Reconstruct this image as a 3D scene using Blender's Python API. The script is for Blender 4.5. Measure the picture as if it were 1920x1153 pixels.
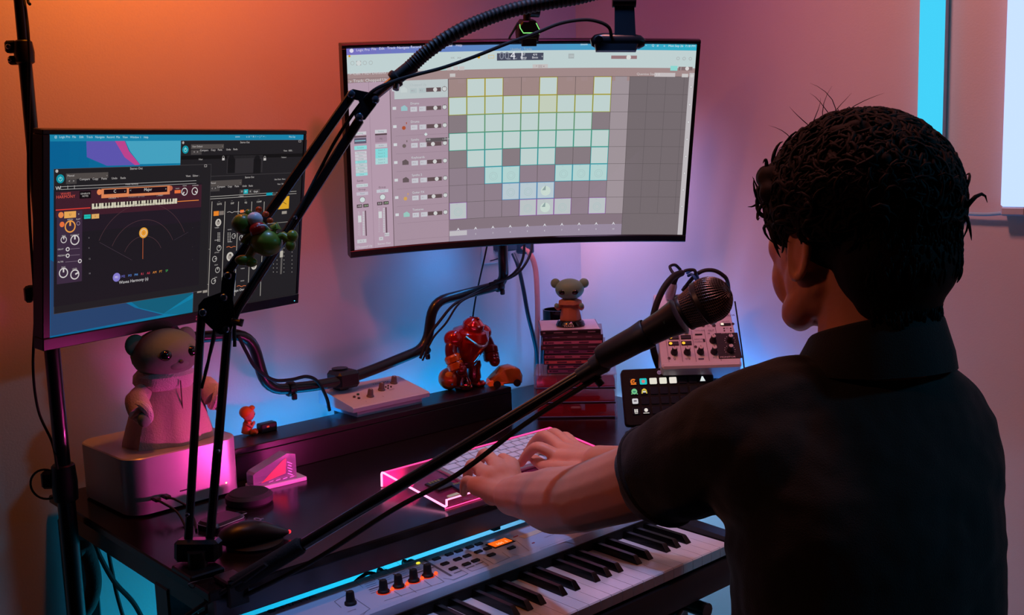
import bpy, math, random
from mathutils import Vector, Matrix, Quaternion
random.seed(7)
for o in list(bpy.data.objects): bpy.data.objects.remove(o, do_unlink=True)
sc = bpy.context.scene
COL = sc.collection
PI = math.pi

# ------------------------------------------------------------------ camera
# world: X runs along the desk (to the room corner), Y into the wall behind the desk, Z up, metres
IW, IH = 1920, 1153
FPX, PITCH, ROLL, YAW, CAMZ = 1989.4, .1418, -.0316, .7323, 1.305
def _basis():
    cp, sp = math.cos(PITCH), math.sin(PITCH)
    c, s = math.cos(YAW), math.sin(YAW)
    def w(a, b, z): return Vector((a*c+b*s, -a*s+b*c, z))
    f, r, u = w(0, cp, -sp), w(1, 0, 0), w(0, sp, cp)
    c, s = math.cos(ROLL), math.sin(ROLL)
    return f, c*r+s*u, -s*r+c*u
FW, RT, UP = _basis()
CAM = Vector((0, 0, CAMZ))
cd = bpy.data.cameras.new('camera'); cam = bpy.data.objects.new('camera', cd); COL.objects.link(cam)
cd.sensor_fit = 'HORIZONTAL'; cd.sensor_width = 36.0; cd.lens = 36.0*FPX/IW; cd.clip_start = .02
m3 = Matrix((RT, UP, -FW)).transposed()
cam.matrix_world = Matrix.Translation(CAM) @ m3.to_4x4()
sc.camera = cam
# photo pixel -> direction, met with a plane of the place (desk height, wall) or a known distance
def ray(x, y): return FW + RT*((x-IW/2)/FPX) - UP*((y-IH/2)/FPX)
def onZ(x, y, z): r = ray(x, y); return CAM + r*((z-CAMZ)/r.z)
def onY(x, y, Y): r = ray(x, y); return CAM + r*(Y/r.y)
def onX(x, y, X): r = ray(x, y); return CAM + r*(X/r.x)
def at(x, y, d): return CAM + ray(x, y)*d

# ------------------------------------------------------------------ view, world, light
sc.view_settings.view_transform = 'Standard'; sc.view_settings.look = 'None'
sc.view_settings.exposure = 0.0; sc.view_settings.gamma = 1.0
sc.view_settings.use_curve_mapping = False
wd = bpy.data.worlds.new('world'); sc.world = wd; wd.use_nodes = True
wd.node_tree.nodes['Background'].inputs[0].default_value = (.10, .06, .08, 1)
wd.node_tree.nodes['Background'].inputs[1].default_value = .05

DESK_Z = .76; WALL_Y = 1.835; WALL_X = 1.885
def light(name, kind, loc, to, energy, col, size=.1, size_y=None, spot=60, blend=.6, spread=180):
    d = bpy.data.lights.new(name, kind); o = bpy.data.objects.new(name, d); COL.objects.link(o)
    d.energy = energy; d.color = col
    if kind == 'AREA':
        d.shape = 'RECTANGLE' if size_y else 'DISK'; d.size = size
        if size_y: d.size_y = size_y
        d.spread = math.radians(spread)
    else: d.shadow_soft_size = size
    if kind == 'SPOT': d.spot_size = math.radians(spot); d.spot_blend = blend
    o.location = loc
    o.rotation_euler = (Vector(to)-Vector(loc)).to_track_quat('-Z', 'Y').to_euler()
    return o
# coloured lamps of the room and added fill spots
light('lamp_orange', 'SPOT', (.72, 1.575, 2.03), (.84, 1.835, 1.60), 22, (1, .235, .010), .04, spot=136, blend=1)
light('lamp_rose', 'SPOT', (1.15, 1.18, 2.25), (1.02, 1.835, 1.66), 21, (1, .07, .10), .06, spot=80, blend=1)
light('lamp_amber', 'SPOT', (1.10, 1.00, 2.42), (1.82, .48, .95), 50, (1, .32, .28), .10, spot=98, blend=1)
light('fill_pink_corner', 'SPOT', (1.45, 1.30, 2.38), (1.885, 1.50, 1.35), 9, (1, .16, .62), .06, spot=72, blend=1)  # added fill spot, tints the walls near the corner pink
light('fill_warm_left', 'SPOT', (-.55, 1.05, 2.20), (.98, .86, .95), 16, (1, .36, .20), .06, spot=30, blend=.8)  # added fill spot to brighten the face and near arm
light('fill_cool_above', 'SPOT', (.86, 1.14, 2.42), (1.02, 1.13, .70), 50, (.22, .46, 1), .05, spot=37, blend=.6)  # added fill spot over the synthesizer, no ceiling fixture there
light('lamp_cyan_back', 'SPOT', (1.75, -.60, 1.95), (1.00, .85, .85), 16, (.03, .58, 1), .08, spot=44, blend=.8)
light('monitor_backlight', 'AREA', (1.62, 1.62, 1.26), (1.885, 1.66, 1.08), 1.05, (.80, .50, 1), .34, .24, spread=125)
light('monitor_underlight', 'AREA', (1.44, 1.72, 1.10), (1.36, 1.835, 1.02), .14, (.06, .36, 1), .08, .03)
light("desk_strip_blue", "AREA", (1.25, 1.745, .772), (1.25, 1.80, .86), 1.0, (.0, .36, .95), .8, .015)
light('corner_strip_blue', 'AREA', (1.80, 1.42, .70), (1.85, 1.42, .90), 1.8, (.02, .30, 1), .25, .02)
light('riser_edge_pink', 'AREA', (.982, 1.352, .7745), (.79, 1.59, .80), .5, (1, .06, .45), .15, .010, spread=90)
light('riser_back_pink', 'AREA', (1.19, 1.4385, .7860), (1.22, 1.60, .83), .10, (1, .08, .34), .36, .004)
light('under_desk_cyan', 'AREA', (1.22, 1.60, .10), (1.18, 1.835, .42), 8, (.0, .50, .85), .7, .1)
light('under_desk_side', 'AREA', (1.50, 1.42, .69), (1.885, 1.42, .28), 2.2, (.40, .56, 1), .25, .03)

# ------------------------------------------------------------------ materials
def lin(c): return tuple((v/255/12.92 if v/255 <= .04045 else ((v/255+.055)/1.055)**2.4) for v in c)
_mats = {}
def mat(name, col, rough=.5, metal=0, emit=0, ecol=None, trans=0, alpha=1, ior=1.45, spec=.5, var=.06, vscale=60,
        bump=0, bscale=200, coat=0, sheen=0, sss=0):
    if name in _mats: return _mats[name]
    m = bpy.data.materials.new(name); m.use_nodes = True; nt = m.node_tree
    b = nt.nodes['Principled BSDF']; I = b.inputs
    c = lin(col)
    tc = nt.nodes.new('ShaderNodeTexCoord')
    if var > 0:
        n = nt.nodes.new('ShaderNodeTexNoise'); n.inputs['Scale'].default_value = vscale; n.inputs['Detail'].default_value = 3
        nt.links.new(tc.outputs['Object'], n.inputs['Vector'])
        r = nt.nodes.new('ShaderNodeMix'); r.data_type = 'RGBA'
        r.inputs[6].default_value = (*[v*(1-var) for v in c], 1); r.inputs[7].default_value = (*[min(1, v*(1+var)) for v in c], 1)
        nt.links.new(n.outputs['Fac'], r.inputs[0]); nt.links.new(r.outputs[2], I['Base Color'])
    else: I['Base Color'].default_value = (*c, 1)
    I['Roughness'].default_value = rough; I['Metallic'].default_value = metal
    I['Specular IOR Level'].default_value = spec; I['IOR'].default_value = ior
    I['Transmission Weight'].default_value = trans; I['Alpha'].default_value = alpha
    I['Coat Weight'].default_value = coat; I['Sheen Weight'].default_value = sheen
    if sss: I['Subsurface Weight'].default_value = sss; I['Subsurface Radius'].default_value = (.012, .005, .003); I['Subsurface Scale'].default_value = .6
    if emit:
        I['Emission Color'].default_value = (*lin(ecol or col), 1); I['Emission Strength'].default_value = emit
    if bump:
        n2 = nt.nodes.new('ShaderNodeTexNoise'); n2.inputs['Scale'].default_value = bscale; n2.inputs['Detail'].default_value = 4
        nt.links.new(tc.outputs['Object'], n2.inputs['Vector'])
        bp = nt.nodes.new('ShaderNodeBump'); bp.inputs['Strength'].default_value = bump; bp.inputs['Distance'].default_value = .002
        nt.links.new(n2.outputs['Fac'], bp.inputs['Height']); nt.links.new(bp.outputs['Normal'], I['Normal'])
    _mats[name] = m
    return m
def glow(col, s=1.0):      # what a lit screen, lamp or indicator shows
    n = 'glow_%02x%02x%02x_%d' % (*col, int(s*100))
    return mat(n, (4, 4, 4), .55, emit=s, ecol=col, var=0, spec=.06)
BLK = mat('black_plastic', (14, 13, 14), .42)
BLKM = mat('black_metal', (13, 13, 15), .32, .0, coat=.15)
SATIN = mat('satin_black', (18, 17, 18), .55)
RUBBER = mat('black_rubber', (12, 12, 12), .7)
WHITE = mat('white_plastic', (205, 205, 208), .42)
STEEL = mat('steel', (170, 172, 178), .25, 1)
SILVER = mat('silver_alu', (196, 197, 200), .38, .85)

# ------------------------------------------------------------------ geometry collector
def rotz(a): return Matrix.Rotation(a, 4, 'Z')
def frame(o, x, y, z): # 4x4 with columns x y z and origin o
    m = Matrix((x, y, z)).transposed().to_4x4(); m.translation = o; return m
def perp(d):
    d = Vector(d).normalized(); a = Vector((0, 0, 1)) if abs(d.z) < .9 else Vector((1, 0, 0))
    x = d.cross(a).normalized(); return x, d.cross(x).normalized()
class G:
    def __init__(s): s.v = []; s.f = []; s.mi = []; s.m = 0; s.M = Matrix.Identity(4)
    def add(s, vs, fs):
        b = len(s.v); M = s.M
        s.v += [tuple(M @ Vector(p)) for p in vs]
        for f in fs: s.f.append([i+b for i in f]); s.mi.append(s.m)
        return s
    def box(s, c, d, ch=0.0, R=None):
        x, y, z = [k/2 for k in d]; ch = min(ch, x*.99, y*.99, z*.99)
        if ch <= 0:
            vs = [(a*x, b*y, e*z) for a in (-1, 1) for b in (-1, 1) for e in (-1, 1)]
            fs = [(0, 1, 3, 2), (4, 6, 7, 5), (0, 4, 5, 1), (2, 3, 7, 6), (0, 2, 6, 4), (1, 5, 7, 3)]
        else:
            vs = []; ix = {}
            for a in (-1, 1):
                for b in (-1, 1):
                    for e in (-1, 1):
                        for k in range(3):
                            p = [a*(x-ch), b*(y-ch), e*(z-ch)]
                            p[k] = (a*x, b*y, e*z)[k]
                            ix[a, b, e, k] = len(vs); vs.append(tuple(p))
            fs = []
            for a in (-1, 1):
                q = [ix[a, -1, -1, 0], ix[a, 1, -1, 0], ix[a, 1, 1, 0], ix[a, -1, 1, 0]]; fs.append(q if a > 0 else q[::-1])
                q = [ix[-1, a, -1, 1], ix[-1, a, 1, 1], ix[1, a, 1, 1], ix[1, a, -1, 1]]; fs.append(q if a > 0 else q[::-1])
                q = [ix[-1, -1, a, 2], ix[1, -1, a, 2], ix[1, 1, a, 2], ix[-1, 1, a, 2]]; fs.append(q if a > 0 else q[::-1])
                for b in (-1, 1):
                    q = [ix[a, b, -1, 0], ix[a, b, -1, 1], ix[a, b, 1, 1], ix[a, b, 1, 0]]; fs.append(q if a*b > 0 else q[::-1])
                    q = [ix[a, -1, b, 0], ix[a, 1, b, 0], ix[a, 1, b, 2], ix[a, -1, b, 2]]; fs.append(q if a*b > 0 else q[::-1])
                    q = [ix[-1, a, b, 1], ix[-1, a, b, 2], ix[1, a, b, 2], ix[1, a, b, 1]]; fs.append(q if a*b > 0 else q[::-1])
                    for e in (-1, 1):
                        q = [ix[a, b, e, 0], ix[a, b, e, 1], ix[a, b, e, 2]]; fs.append(q if a*b*e > 0 else q[::-1])
        c = Vector(c)
        if R is not None: vs = [tuple(c + R @ Vector(p)) for p in vs]
        else: vs = [(p[0]+c.x, p[1]+c.y, p[2]+c.z) for p in vs]
        return s.add(vs, fs)
    def cyl(s, p0, p1, r0, r1=None, n=16, caps=True):
        r1 = r0 if r1 is None else r1
        p0, p1 = Vector(p0), Vector(p1); x, y = perp(p1-p0); vs = []
        for p, r in ((p0, r0), (p1, r1)):
            for i in range(n):
                a = 2*PI*i/n; vs.append(tuple(p + x*(r*math.cos(a)) + y*(r*math.sin(a))))
        fs = [(i, n+i, n+(i+1) % n, (i+1) % n) for i in range(n)]
        if caps: fs += [tuple(range(n)), tuple(range(2*n-1, n-1, -1))]
        return s.add(vs, fs)
    def tube(s, pts, r, n=10, caps=True, closed=False):
        P = [Vector(p) for p in pts]; N = len(P)
        rr = r if isinstance(r, (list, tuple)) else [r]*N
        T = []
        for i in range(N):
            a = P[(i+1) % N] if (closed or i < N-1) else P[i]; b = P[i-1] if (closed or i > 0) else P[i]
            T.append((a-b).normalized())
        x, y = perp(T[0]); vs = []
        for i in range(N):
            if i:
                q = T[i-1].rotation_difference(T[i]); x = q @ x; y = q @ y
            for k in range(n):
                a = 2*PI*k/n; vs.append(tuple(P[i] + x*(rr[i]*math.cos(a)) + y*(rr[i]*math.sin(a))))
        fs = []
        for i in range(N if closed else N-1):
            j = (i+1) % N
            for k in range(n): fs.append((i*n+k, j*n+k, j*n+(k+1) % n, i*n+(k+1) % n))
        if caps and not closed: fs += [tuple(range(n)), tuple(range(N*n-1, (N-1)*n-1, -1))]
        return s.add(vs, fs)
    def lathe(s, o, axis, prof, n=24, cap0=True, cap1=True):
        o = Vector(o); ax = Vector(axis).normalized(); x, y = perp(ax); vs = []
        for r, h in prof:
            for i in range(n):
                a = 2*PI*i/n; vs.append(tuple(o + ax*h + x*(r*math.cos(a)) + y*(r*math.sin(a))))
        fs = [(j*n+i, (j+1)*n+i, (j+1)*n+(i+1) % n, j*n+(i+1) % n) for j in range(len(prof)-1) for i in range(n)]
        if cap0: fs.append(tuple(range(n)))
        if cap1: fs.append(tuple(range(len(prof)*n-1, (len(prof)-1)*n-1, -1)))
        return s.add(vs, fs)
    def ell(s, c, r, R=None, n=20, m=12):
        c = Vector(c); vs = [(0, 0, r[2])]
        for j in range(1, m):
            t = PI*j/m
            for i in range(n):
                a = 2*PI*i/n; vs.append((r[0]*math.sin(t)*math.cos(a), r[1]*math.sin(t)*math.sin(a), r[2]*math.cos(t)))
        vs.append((0, 0, -r[2]))
        fs = [(0, 1+i, 1+(i+1) % n) for i in range(n)]
        for j in range(m-2):
            for i in range(n): fs.append((1+j*n+i, 1+(j+1)*n+i, 1+(j+1)*n+(i+1) % n, 1+j*n+(i+1) % n))
        L = len(vs)-1
        fs += [(L, 1+(m-2)*n+(i+1) % n, 1+(m-2)*n+i) for i in range(n)]
        vs = [tuple(c + (R @ Vector(p) if R is not None else Vector(p))) for p in vs]
        return s.add(vs, fs)
    def prism(s, poly, M, t, ch=0.0):
        # polygon in the xy of M, extruded from z=0 to z=t, optional top chamfer
        n = len(poly)
        L = [(0, poly)]
        if ch:
            cx = sum(p[0] for p in poly)/n; cy = sum(p[1] for p in poly)/n
            ext = max(max(abs(p[0]-cx), abs(p[1]-cy)) for p in poly)
            k = 1-ch/ext
            L += [(t-ch, poly), (t, [(cx+(p[0]-cx)*k, cy+(p[1]-cy)*k) for p in poly])]
        else: L += [(t, poly)]
        vs = [tuple(M @ Vector((p[0], p[1], z))) for z, pl in L for p in pl]
        fs = []
        for j in range(len(L)-1):
            for i in range(n): fs.append((j*n+i, j*n+(i+1) % n, (j+1)*n+(i+1) % n, (j+1)*n+i))
        fs += [tuple(range(n-1, -1, -1)), tuple(range((len(L)-1)*n, len(L)*n))]
        return s.add(vs, fs)
    def quad(s, a, b, c, d): return s.add([tuple(a), tuple(b), tuple(c), tuple(d)], [(0, 1, 2, 3)])
    def text(s, string, size, M, align='LEFT', stretch=1.0):
        vs, fs = textmesh(string, align)
        return s.add([tuple(M @ Vector((v[0]*size*stretch, v[1]*size, 0))) for v in vs], fs)
    def torus(s, c, axis, R, r, n=24, k=8):
        x, y = perp(axis); c = Vector(c)
        return s.tube([c + x*(R*math.cos(2*PI*i/n)) + y*(R*math.sin(2*PI*i/n)) for i in range(n)], r, k, closed=True)
_txt = {}
def textmesh(string, align):
    key = (string, align)
    if key not in _txt:
        cu = bpy.data.curves.new('lettering', 'FONT'); cu.body = string; cu.size = 1; cu.align_x = align; cu.align_y = 'CENTER'; cu.resolution_u = 2
        o = bpy.data.objects.new('lettering', cu); me = o.to_mesh()
        _txt[key] = ([tuple(v.co) for v in me.vertices], [tuple(p.vertices) for p in me.polygons])
        o.to_mesh_clear(); bpy.data.objects.remove(o); bpy.data.curves.remove(cu)
    return _txt[key]
def rrect(w, h, r, k=4):
    out = []
    for cx, cy, a0 in ((w/2-r, h/2-r, 0), (-w/2+r, h/2-r, 90), (-w/2+r, -h/2+r, 180), (w/2-r, -h/2+r, 270)):
        for i in range(k+1):
            a = math.radians(a0+90*i/k); out.append((cx+r*math.cos(a), cy+r*math.sin(a)))
    return out
def circ(r, n=24, cx=0, cy=0): return [(cx+r*math.cos(2*PI*i/n), cy+r*math.sin(2*PI*i/n)) for i in range(n)]
def bez(pts, n=8):          # smooth curve through points (Catmull-Rom)
    P = [Vector(p) for p in pts]; out = []
    for i in range(len(P)-1):
        a = P[i-1] if i else P[i]*2-P[i+1]; b, c = P[i], P[i+1]; d = P[i+2] if i+2 < len(P) else P[i+1]*2-P[i]
        for k in range(n):
            t = k/n
            out.append(.5*((2*b)+(c-a)*t+(2*a-5*b+4*c-d)*t*t+(3*b-3*c+d-a)*t**3))
    out.append(P[-1]); return out

# ------------------------------------------------------------------ things and parts
def tag(o, label, cat, group=None):
    o['label'] = label; o['category'] = cat
    if group: o['group'] = group
    return o
def thing(name, label, cat, M=None, group=None):
    o = bpy.data.objects.new(name, None); COL.objects.link(o); o.empty_display_size = .05
    if M is not None: o.matrix_world = M if isinstance(M, Matrix) else Matrix.Translation(Vector(M))
    return tag(o, label, cat, group)
def obj(name, g, mats, parent=None, world=False, smooth=35, kind=None, label=None, mesh=None):
    # world=True: the collector holds world coordinates; brought into the frame of the thing
    if mesh is None:
        mesh = bpy.data.meshes.new(name)
        vs = g.v
        if world and parent is not None:
            inv = chain(parent).inverted(); vs = [tuple(inv @ Vector(p)) for p in vs]
        mesh.from_pydata(vs, [], g.f); 
        for mm in (mats if isinstance(mats, (list, tuple)) else [mats]): mesh.materials.append(mm)
        mesh.polygons.foreach_set('material_index', g.mi)
        if smooth:
            mesh.polygons.foreach_set('use_smooth', [True]*len(g.f)); mesh.set_sharp_from_angle(angle=math.radians(smooth))
        mesh.update()
    o = bpy.data.objects.new(name, mesh); COL.objects.link(o)
    if parent is not None: o.parent = parent
    if kind: o['kind'] = kind
    if label: o['label'] = label
    return o
def chain(o):
    M = o.matrix_basis.copy()
    while o.parent is not None: o = o.parent; M = o.matrix_basis @ M
    return M
def single(name, g, mats, label, cat, group=None, smooth=35, base=None):
    # a thing that is one mesh, with its origin at its base
    b = Vector(base) if base is not None else Vector((sum(v[0] for v in g.v)/len(g.v), sum(v[1] for v in g.v)/len(g.v), min(v[2] for v in g.v)))
    g.v = [(v[0]-b.x, v[1]-b.y, v[2]-b.z) for v in g.v]
    o = obj(name, g, mats, smooth=smooth); o.location = b
    return tag(o, label, cat, group)
def struct(name, g, mats, smooth=35):
    o = obj(name, g, mats, smooth=smooth); o['kind'] = 'structure'; return o

# ------------------------------------------------------------------ the room
WALLM = mat('wall_paint', (206, 200, 200), .85, var=.03, vscale=9, bump=.12, bscale=260, spec=.2)
FLOORM = mat('floor_boards', (92, 74, 66), .5, var=.2, vscale=14)
CEILM = mat('low_bounce_ceiling', (96, 90, 90), .9)  # unseen ceiling, colour darkened so it bounces less fill light
DARKW = mat('low_bounce_wall', (70, 62, 66), .9)  # unseen walls, colour darkened to cut light bouncing back
g = G().box((0, WALL_Y+.05, 1.25), (3.77, .1, 2.5)); struct('wall_left', g, WALLM)
g = G().box((WALL_X+.05, .2, 1.25), (.1, 3.37, 2.5)); struct('wall_right', g, WALLM)
fl = struct('floor', G().box((0, .2, -.025), (3.97, 3.47, .05)), FLOORM)
plank = None
for j in range(11):
    for i in range(2):
        gg = G().box((0, 0, 0), (1.86, .296, .004), .0012)
        p = obj('plank', gg, FLOORM, fl, mesh=plank); plank = p.data
        p.location = (-.94+1.88*i, -1.32+.3*j, .002)
struct('ceiling', G().box((0, .2, 2.525), (3.97, 3.47, .05)), CEILM)
g = G().box((-1.935, .2, 1.25), (.1, 3.37, 2.5)); struct('wall_back', g, DARKW)
g = G().box((0, -1.485, 1.25), (3.97, .1, 2.5)); struct('wall_front', g, DARKW)

# ------------------------------------------------------------------ desk, riser
DESKM = mat('dark_desk_laminate', (22, 12, 13), .2, var=.25, vscale=30, spec=.4)
STEELD = mat('desk_steel', (88, 90, 96), .35, .6)
DX0, DX1, DY0, DY1 = .572, 1.742, 1.238, 1.828
t = thing('desk', 'dark glossy desk with steel frame standing in the room corner', 'desk', ((DX0+DX1)/2, (DY0+DY1)/2, .004))
def W(n, g, m, p, **k): return obj(n, g, m, p, world=True, **k)
W('desk_top', G().box(((DX0+DX1)/2, (DY0+DY1)/2, .753), (DX1-DX0, DY1-DY0, .014), .002), DESKM, t)
W('front_rail', G().box(((DX0+DX1)/2, DY0+.018, .7295), (DX1-DX0-.02, .024, .033), .002), STEELD, t)
W('back_rail', G().box(((DX0+DX1)/2, DY1-.02, .7265), (DX1-DX0-.02, .024, .039), .002), BLKM, t)
for x in (DX0+.03, DX1-.03):
    W('side_rail', G().box((x, (DY0+DY1)/2, .728), (.04, DY1-DY0-.07, .036), .002), BLKM, t)
    for y in (DY0+.17, DY1-.03):
        lg = W('leg', G().box((x, y, .369), (.045, .045, .70), .003), BLKM, t)
        gf = G(); gf.cyl((x, y, .004), (x, y, .019), .02, .016, 14); W('foot', gf, RUBBER, lg)
RISERM = mat('riser_board', (17, 12, 14), .38, var=.2, vscale=25)
RX0, RX1, RY0, RY1, RZ = .80, 1.477, 1.652, 1.738, .818
t = thing('desk_riser', 'long low dark shelf riser lying along the back of the desk', 'shelf', ((RX0+RX1)/2, (RY0+RY1)/2, DESK_Z))
W('top_board', G().box(((RX0+RX1)/2, (RY0+RY1)/2, RZ-.006), (RX1-RX0, RY1-RY0, .012), .0015), RISERM, t)
W('front_board', G().box(((RX0+RX1)/2, RY0+.006, DESK_Z+.023), (RX1-RX0, .012, .046), .001), RISERM, t)
for x in (RX0+.006, RX1-.006): W('end_board', G().box((x, (RY0+RY1)/2+.006, DESK_Z+.023), (.012, RY1-RY0-.012, .046), .001), RISERM, t)

# ------------------------------------------------------------------ light stand at the left, with the orange lamp head
PX, PY = .553, onX(100, 680, .553).y
t = thing('light_stand', 'tall black telescopic light stand with screw clamps beside the desk end', 'stand', (PX, PY, .004))
zc1, zc2, zc3 = onX(55, 95, PX).z, onX(85, 550, PX).z, onX(122, 905, PX).z
W('lower_pole', G().cyl((PX, PY, .10), (PX, PY, zc3), .0135, n=20), BLKM, t)
W('middle_pole', G().cyl((PX, PY, zc3), (PX, PY, zc2), .0118, n=20), BLKM, t)
W('upper_pole', G().cyl((PX, PY, zc2), (PX, PY, zc1), .0096, n=20), BLKM, t)
W('top_pole', G().cyl((PX, PY, zc1), (PX, PY, 2.06), .0078, n=20), BLKM, t)
lx, ly = -RT.x, -RT.y      # the clamps stick out to this side
def clamp(z, r, h, knob):
    g = G(); g.lathe((PX, PY, z-h/2), (0, 0, 1), [(r, 0), (r+.003, .002), (r+.004, h*.5), (r+.002, h-.002), (r, h)], 20)
    c = W('collar', g, BLK, t)
    d = Vector((lx, ly, 0)).normalized()
    R = frame(Vector((0, 0, 0)), d, Vector((-d.y, d.x, 0)), Vector((0, 0, 1))).to_3x3()
    if knob == 'bolts':
        W('ear', G().box(Vector((PX, PY, z+.008)) + d*.017, (.018, .016, .018), .003, R), BLK, c)
        W('ear', G().box(Vector((PX, PY, z-.0115)) + d*.0165, (.014, .014, .013), .003, R), BLK, c)
        for zz, rr in ((z+.008, .0042), (z-.0115, .0032)):
            p = Vector((PX, PY, zz)) + d*.019; n = Vector((-FW.x, -FW.y, 0)).normalized()
            W('bolt', G().lathe(p + n*.007, n, [(rr, 0), (rr, .0015), (rr*.6, .003)], 14), STEEL, c)
    elif knob == 'tee':
        p = Vector((PX, PY, z))
        g = G(); g.cyl(p, p+d*.022, .005, n=12); g.box(p+d*.028, (.013, .012, .026), .004, R); g.box(p+d*.020+Vector((0, 0, .010)), (.02, .011, .008), .003, R)
        W('knob', g, BLK, c)
    else:
        p = Vector((PX, PY, z))
        g = G(); g.cyl(p, p+d*.02, .007, n=12); g.box(p+d*.024+Vector((0, 0, .006)), (.020, .02, .028), .004, R); W('knob', g, BLK, c)
        W('pull_ring', G().torus(p+d*.030+Vector((0, 0, -.002)), Vector((FW.x, FW.y, 0)), .024, .0018, 28, 8), BLK, c)
clamp(zc1, .0105, .034, 'bolts'); clamp(zc2, .0125, .03, 'tee'); clamp(zc3, .0155, .06, 'ring')
for k in range(3):
    a = k*2*PI/3+.6; e = Vector((PX+.20*math.cos(a)*(.35 if k == 0 else 1), PY+.20*math.sin(a)*(.6 if math.sin(a) > 0 else 1), .014))
    W('leg', G().tube([(PX+.012*math.cos(a), PY+.012*math.sin(a), .34), e], .008, 10), BLKM, t)
    W('rubber_foot', G().ell(e, (.012, .012, .010), n=12, m=8), RUBBER, t)
    W('brace', G().tube([(PX+.012*math.cos(a), PY+.012*math.sin(a), .12), (e + Vector((PX, PY, .34)))*.5], .004, 8), BLKM, t)
t = thing('lamp_head', 'small black lamp head on top of the light stand', 'lamp', (PX, PY, 2.06))
LH = Vector((.715, 1.565, 2.065)); hd = (Vector((.84, 1.835, 1.55))-LH).normalized()
W('bracket', G().tube(bez([(PX, PY, 2.06), (PX+.01, PY-.03, 2.12), LH-hd*.05], 6), .007, 10), BLKM, t)
W('housing', G().lathe(LH, hd, [(.02, -.06), (.045, -.05), (.05, -.01), (.048, -.008), (.0465, -.014)], 24), BLK, t)
W('lens', G().lathe(LH, hd, [(.0465, -.014), (.03, -.010), (.001, -.009)], 24), glow((255, 150, 60), 1), t)
g = G(); g.tube(bez([(PX-.006, PY-.012, 1.62), onX(46, 4, PX-.012), onX(55, 110, PX-.02), onX(53, 300, PX-.02), onX(56, 420, PX-.02), onX(64, 540, PX-.018), onX(66, 590, PX-.02), onX(62, 690, PX-.02), onX(72, 770, PX-.018), onX(98, 830, PX-.01), onX(108, 880, PX-.015)], 8), .0021, 8)
single('stand_cable', g, RUBBER, 'thin black power cable running down the light stand pole', 'cable')
g = G(); P0 = onX(52, 0, PX-.01); g.tube(bez([P0+Vector((0, 0, .03)), P0, onX(56, 8, PX-.01)], 5), .0022, 8)
single('cable_tie', g, RUBBER, 'short black tie end sticking off the top pole of the light stand', 'cable tie')

# ------------------------------------------------------------------ hanging cables below the desk's left end
def wire(name, pts, r, m, label, group=None, n=8, seg=8, cat='cable'):
    return single(name, G().tube(bez(pts, seg), r, n), m, label, cat, group)
def under(q): return Vector((q.x, q.y, min(q.z, .690)))
wire('cable_sleeve', [under(onY(p[0], p[1], 1.72)) for p in ((140, 955), (158, 1010), (172, 1060), (176, 1095), (168, 1130), (150, 1160), (140, 1200))], .0125, mat('brown_sleeve', (58, 30, 24), .8, bump=.4, bscale=300), 'thick brown cable sleeve hanging below the desk end', n=12)
wire('hanging_cable', [under(onY(p[0], p[1], 1.74)) for p in ((162, 965), (176, 1000), (186, 1040), (214, 1090), (250, 1130), (275, 1175))], .0042, RUBBER, 'black cable hanging nearest the brown sleeve under the desk end')
wire('hanging_cable', [under(onY(p[0], p[1], 1.77)) for p in ((166, 975), (196, 1012), (208, 1060), (218, 1110), (232, 1160))], .0034, RUBBER, 'thinner black cable hanging behind the other one under the desk end')

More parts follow.
